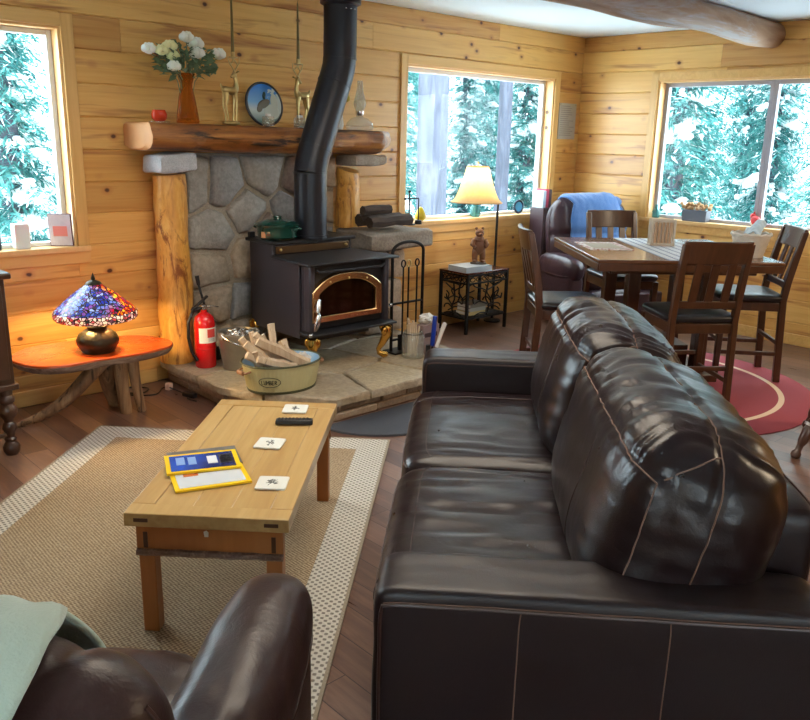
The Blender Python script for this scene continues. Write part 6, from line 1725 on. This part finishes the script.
mb = MB(); mb.lathe(prof, (sx_, sy_, 0), 48, fn=lambda a, z: 1 + 0.012 * math.cos(8 * a)); mb.f = mb.f[:-2]; mb.mi = mb.mi[:-2]; mb.build('shade', shade_mat(), fl_, smooth=180)
mb = MB()
for r, z in ((0.216, 1.086), (0.091, 1.379)): mb.tube([(sx_ + r * math.cos(a), sy_ + r * math.sin(a), z) for a in [2 * PI * i / 40 for i in range(41)]], 0.004, 6)
mb.build('shade_trim', plain('tan_shade_trim', lin(190, 140, 84), 0.7), fl_)
mb = MB(); mb.ell((sx_, sy_, 1.235), (0.028, 0.028, 0.04), 14, 10); mb.build('bulb', BULB, fl_, smooth=180)
mb = MB(); mb.tube([(sx_, sy_, 1.14), (sx_, sy_, 1.20)], 0.014, 10); mb.build('socket', BRASS_D, fl_)
mb = MB()
for k in range(3): mb.tube([(sx_, sy_, 1.375), (sx_ + 0.09 * math.cos(2.1 * k), sy_ + 0.09 * math.sin(2.1 * k), 1.378)], 0.003, 5)
mb.tube([(sx_, sy_, 1.20), (sx_, sy_, 1.41)], 0.003, 5); mb.ell((sx_, sy_, 1.412), 0.009, 8, 6); mb.build('shade_spider', BRASS_D, fl_)
point('floor_lamp_light', (5.565 + sx_, 4.725 + sy_, 1.285), 7, (1.0, 0.70, 0.36), 0.035)

SZM = OP_A[1][2] + 0.004
t = thing('yellow_pear', 'yellow pear ornament on the left end of the middle window sill', 'ornament', (4.79, 4.905, SZM))
mb = MB(); mb.lathe([(0, 0), (0.025, 0.003), (0.045, 0.025), (0.047, 0.045), (0.034, 0.075), (0.022, 0.10), (0.012, 0.115), (0, 0.118)], seg=24); mb.build('fruit', plain('pear_yellow', lin(214, 196, 50), 0.35), t, smooth=180)
mb = MB(); mb.tube([(0, 0, 0.115), (0.006, 0, 0.14)], 0.003, 6); mb.build('stem', plain('pear_stem', lin(70, 50, 30), 0.7), t)
t = thing('yellow_apple', 'small yellow fruit ornament behind the iron candle holder on the sill', 'ornament', (4.645, 4.93, SZM))
mb = MB(); mb.ell((0, 0, 0.034), (0.038, 0.038, 0.034), 18, 10); mb.build('fruit', plain('gold_fruit', lin(222, 180, 60), 0.35), t, smooth=180)
mb = MB(); mb.tube([(0, 0, 0.065), (0.004, 0, 0.082)], 0.003, 6); mb.build('stem', MATS['pear_stem'], t)
t = thing('teal_vase', 'small teal glass vase on the sill below the floor lamp shade', 'vase', (5.50, 4.93, SZM))
mb = MB(); mb.lathe([(0, 0.003), (0.035, 0), (0.05, 0.03), (0.046, 0.07), (0.03, 0.10), (0.038, 0.118), (0.034, 0.118), (0.026, 0.10), (0.04, 0.07), (0.044, 0.03), (0, 0.01)], seg=24); mb.build('glass', TEALG, t)
t = thing('oval_frame', 'small dark blue round framed ornament on the sill by the books', 'ornament', (6.09, 4.915, SZM), R(-35))
Mx = Matrix(((1, 0, 0), (0, 0, -1), (0, 1, 0)))
mb = MB(); mb.lathe([(0.034, -0.008), (0.045, -0.01), (0.049, 0), (0.045, 0.01), (0.034, 0.008), (0.034, -0.008)], (0, 0, 0.068), 32, cap=False, M=Mx @ Matrix.Diagonal((1, 1.35, 1))); mb.build('ring', plain('navy_frame', lin(24, 34, 58), 0.3), t)
mb = MB(); mb.lathe([(0.0, -0.004), (0.038, -0.004), (0.038, 0.002), (0, 0.002)], (0, 0, 0.068), 28, M=Mx @ Matrix.Diagonal((1, 1.35, 1))); mb.build('face', plain('sky_blue_face', lin(90, 170, 220), 0.3), t)
t = thing('slim_cabinet', 'slim dark plum bookcase with books on top, between window and recliner', 'cabinet', (6.205, 4.74, 0))
PLUMW = plain('plum_stained_wood', lin(70, 52, 60), 0.4)
mb = MB(); mb.bb((-0.062, -0.08, 0.03), (0.062, 0.08, 1.0)); mb.build('body', PLUMW, t, bevel=0.008)
mb = MB(); mb.bb((-0.052, -0.09, 0.08), (0.052, -0.08, 0.95)); d_ = mb.build('door', PLUMW, t, bevel=0.004)
mb = MB(); mb.ell((0.035, -0.098, 0.55), 0.01, 10, 8); mb.build('knob', BRASS_D, d_)
mb = MB(); mb.bb((-0.055, -0.075, 0.0), (0.055, 0.075, 0.03)); mb.build('plinth', PLUMW, t)
for k, (dx, col, h_, nm) in enumerate(((-0.042, lin(196, 214, 224), 0.155, 'pale blue'), (0.0, lin(196, 52, 84), 0.17, 'crimson'), (0.042, lin(64, 40, 44), 0.165, 'dark brown'))):
    b = thing('upright_book', nm + ' book standing upright on the slim bookcase by the window', 'book', (6.205 + dx, 4.735, 1.0), 0, 'books on the slim bookcase')
    mb = MB(); mb.box((0, 0, h_ / 2), (0.030, 0.118, h_ - 0.008)); mb.build('pages', WHITE, b)
    mb = MB()
    for s in (-1, 1): mb.box((s * 0.0175, 0, h_ / 2), (0.004, 0.124, h_))
    mb.box((0, -0.061, h_ / 2), (0.039, 0.003, h_)); mb.build('cover', plain('upright_cover', col, 0.4), b)
t = thing('wall_calendar', 'pale paper notice pinned to the back wall beside the corner', 'notice', (6.695, YA - 0.002, 1.62))
mb = MB(); mb.bb((-0.135, -0.006, 0.0), (0.135, 0.0, 0.33)); mb.build('sheet', plain('pale_notice_paper', lin(176, 172, 160), 0.6, var=0.06), t, smooth=0)
mb = MB()
rn = random.Random(3)
for k in range(15):
    z = 0.30 - 0.019 * k; mb.bb((-0.11, -0.0075, z), (-0.11 + rn.uniform(0.12, 0.22), -0.006, z + 0.006))
mb.build('text_lines', plain('faint_text', lin(142, 140, 134), 0.6), t, smooth=0)
mb = MB()
for s in (-1, 1): mb.ell((s * 0.12, -0.008, 0.318), (0.005, 0.004, 0.005), 8, 6)
mb.build('pin', SILVER, t)
for k, z in enumerate((1.72, 1.86)):
    mb = MB(); mb.lathe([(0, 0), (0.016, 0), (0.018, 0.004), (0, 0.006)], (0, 0, 0), 14, M=rotY(R(-90)))
    o = mb.build('window_peg', plain('peg_brown', lin(112, 84, 62), 0.5) if k == 0 else MATS['peg_brown'], loc=(OP_A[1][1] - 0.0155, 4.93, z)); tag(o, ('lower', 'upper')[k] + ' small brown peg in the right jamb of the middle window', 'peg')

# ------------------------------------------------------------------ right window sill
SZR = OP_B[0][2] + 0.004
t = thing('sill_planter', 'grey planter box of dried tan flowers on the right window sill', 'planter', (6.945, 3.575, SZR))
mb = MB(); mb.box((0, 0, 0.05), (0.085, 0.225, 0.10), top=(1.08, 1.05)); mb.build('box', GREYBOX, t, bevel=0.004)
rf_ = random.Random(12)
mb = MB()
for k in range(40):
    mb.ell((rf_.uniform(-0.035, 0.03), rf_.uniform(-0.135, 0.135), 0.105 + rf_.uniform(0, 0.05)), (0.018, 0.018, 0.015), 8, 5, ns=0.3, fr=4)
mb.build('dried_flowers', TANFL, t, smooth=180)['kind'] = 'stuff'
mb = MB()
for k in range(26):
    a = V((rf_.uniform(-0.03, 0.03), rf_.uniform(-0.11, 0.11), 0.10)); d = V((rf_.uniform(-0.25, 0.2), rf_.uniform(-0.5, 0.5), 1)).normalized() * rf_.uniform(0.05, 0.10); mb.tube([a, a + d], [0.002, 0.001], 4)
mb.build('stems', plain('dry_stem', lin(120, 90, 60), 0.8), t)['kind'] = 'stuff'
t = thing('glass_jar', 'small teal glass bottle on the left end of the right window sill', 'bottle', (6.94, 3.97, SZR))
mb = MB(); mb.lathe([(0, 0.003), (0.032, 0), (0.036, 0.02), (0.034, 0.06), (0.014, 0.085), (0.014, 0.115), (0.018, 0.12), (0.012, 0.12), (0.01, 0.085), (0.03, 0.058), (0.032, 0.02), (0, 0.008)], seg=20); mb.build('glass', TEALG, t)
t = thing('red_bird', 'small red and white bird ornament on the right window sill', 'ornament', (6.945, 3.03, SZR), R(60))
RB = plain('bird_red', lin(206, 40, 44), 0.4); WB = plain('bird_white', lin(226, 220, 214), 0.5)
mb = MB(); mb.ell((0, 0, 0.048), (0.062, 0.035, 0.042), 18, 12, M=rotY(R(-25))); mb.ell((0.045, 0, 0.088), (0.026, 0.023, 0.024), 14, 10); mb.tube([(0.04, 0, 0.105), (0.028, 0, 0.128)], [0.012, 0.002], 8); mb.tube([(-0.05, 0, 0.03), (-0.10, 0, 0.02)], [0.02, 0.008], 8, flat=0.5); mb.build('body', RB, t, smooth=180)
mb = MB(); mb.ell((0.022, 0, 0.036), (0.04, 0.03, 0.034), 14, 10); mb.build('breast', WB, t, smooth=180)
mb = MB(); mb.tube([(0.066, 0, 0.088), (0.085, 0, 0.083)], [0.007, 0.001], 8); mb.build('beak', plain('bird_beak', lin(230, 150, 50), 0.4), t)
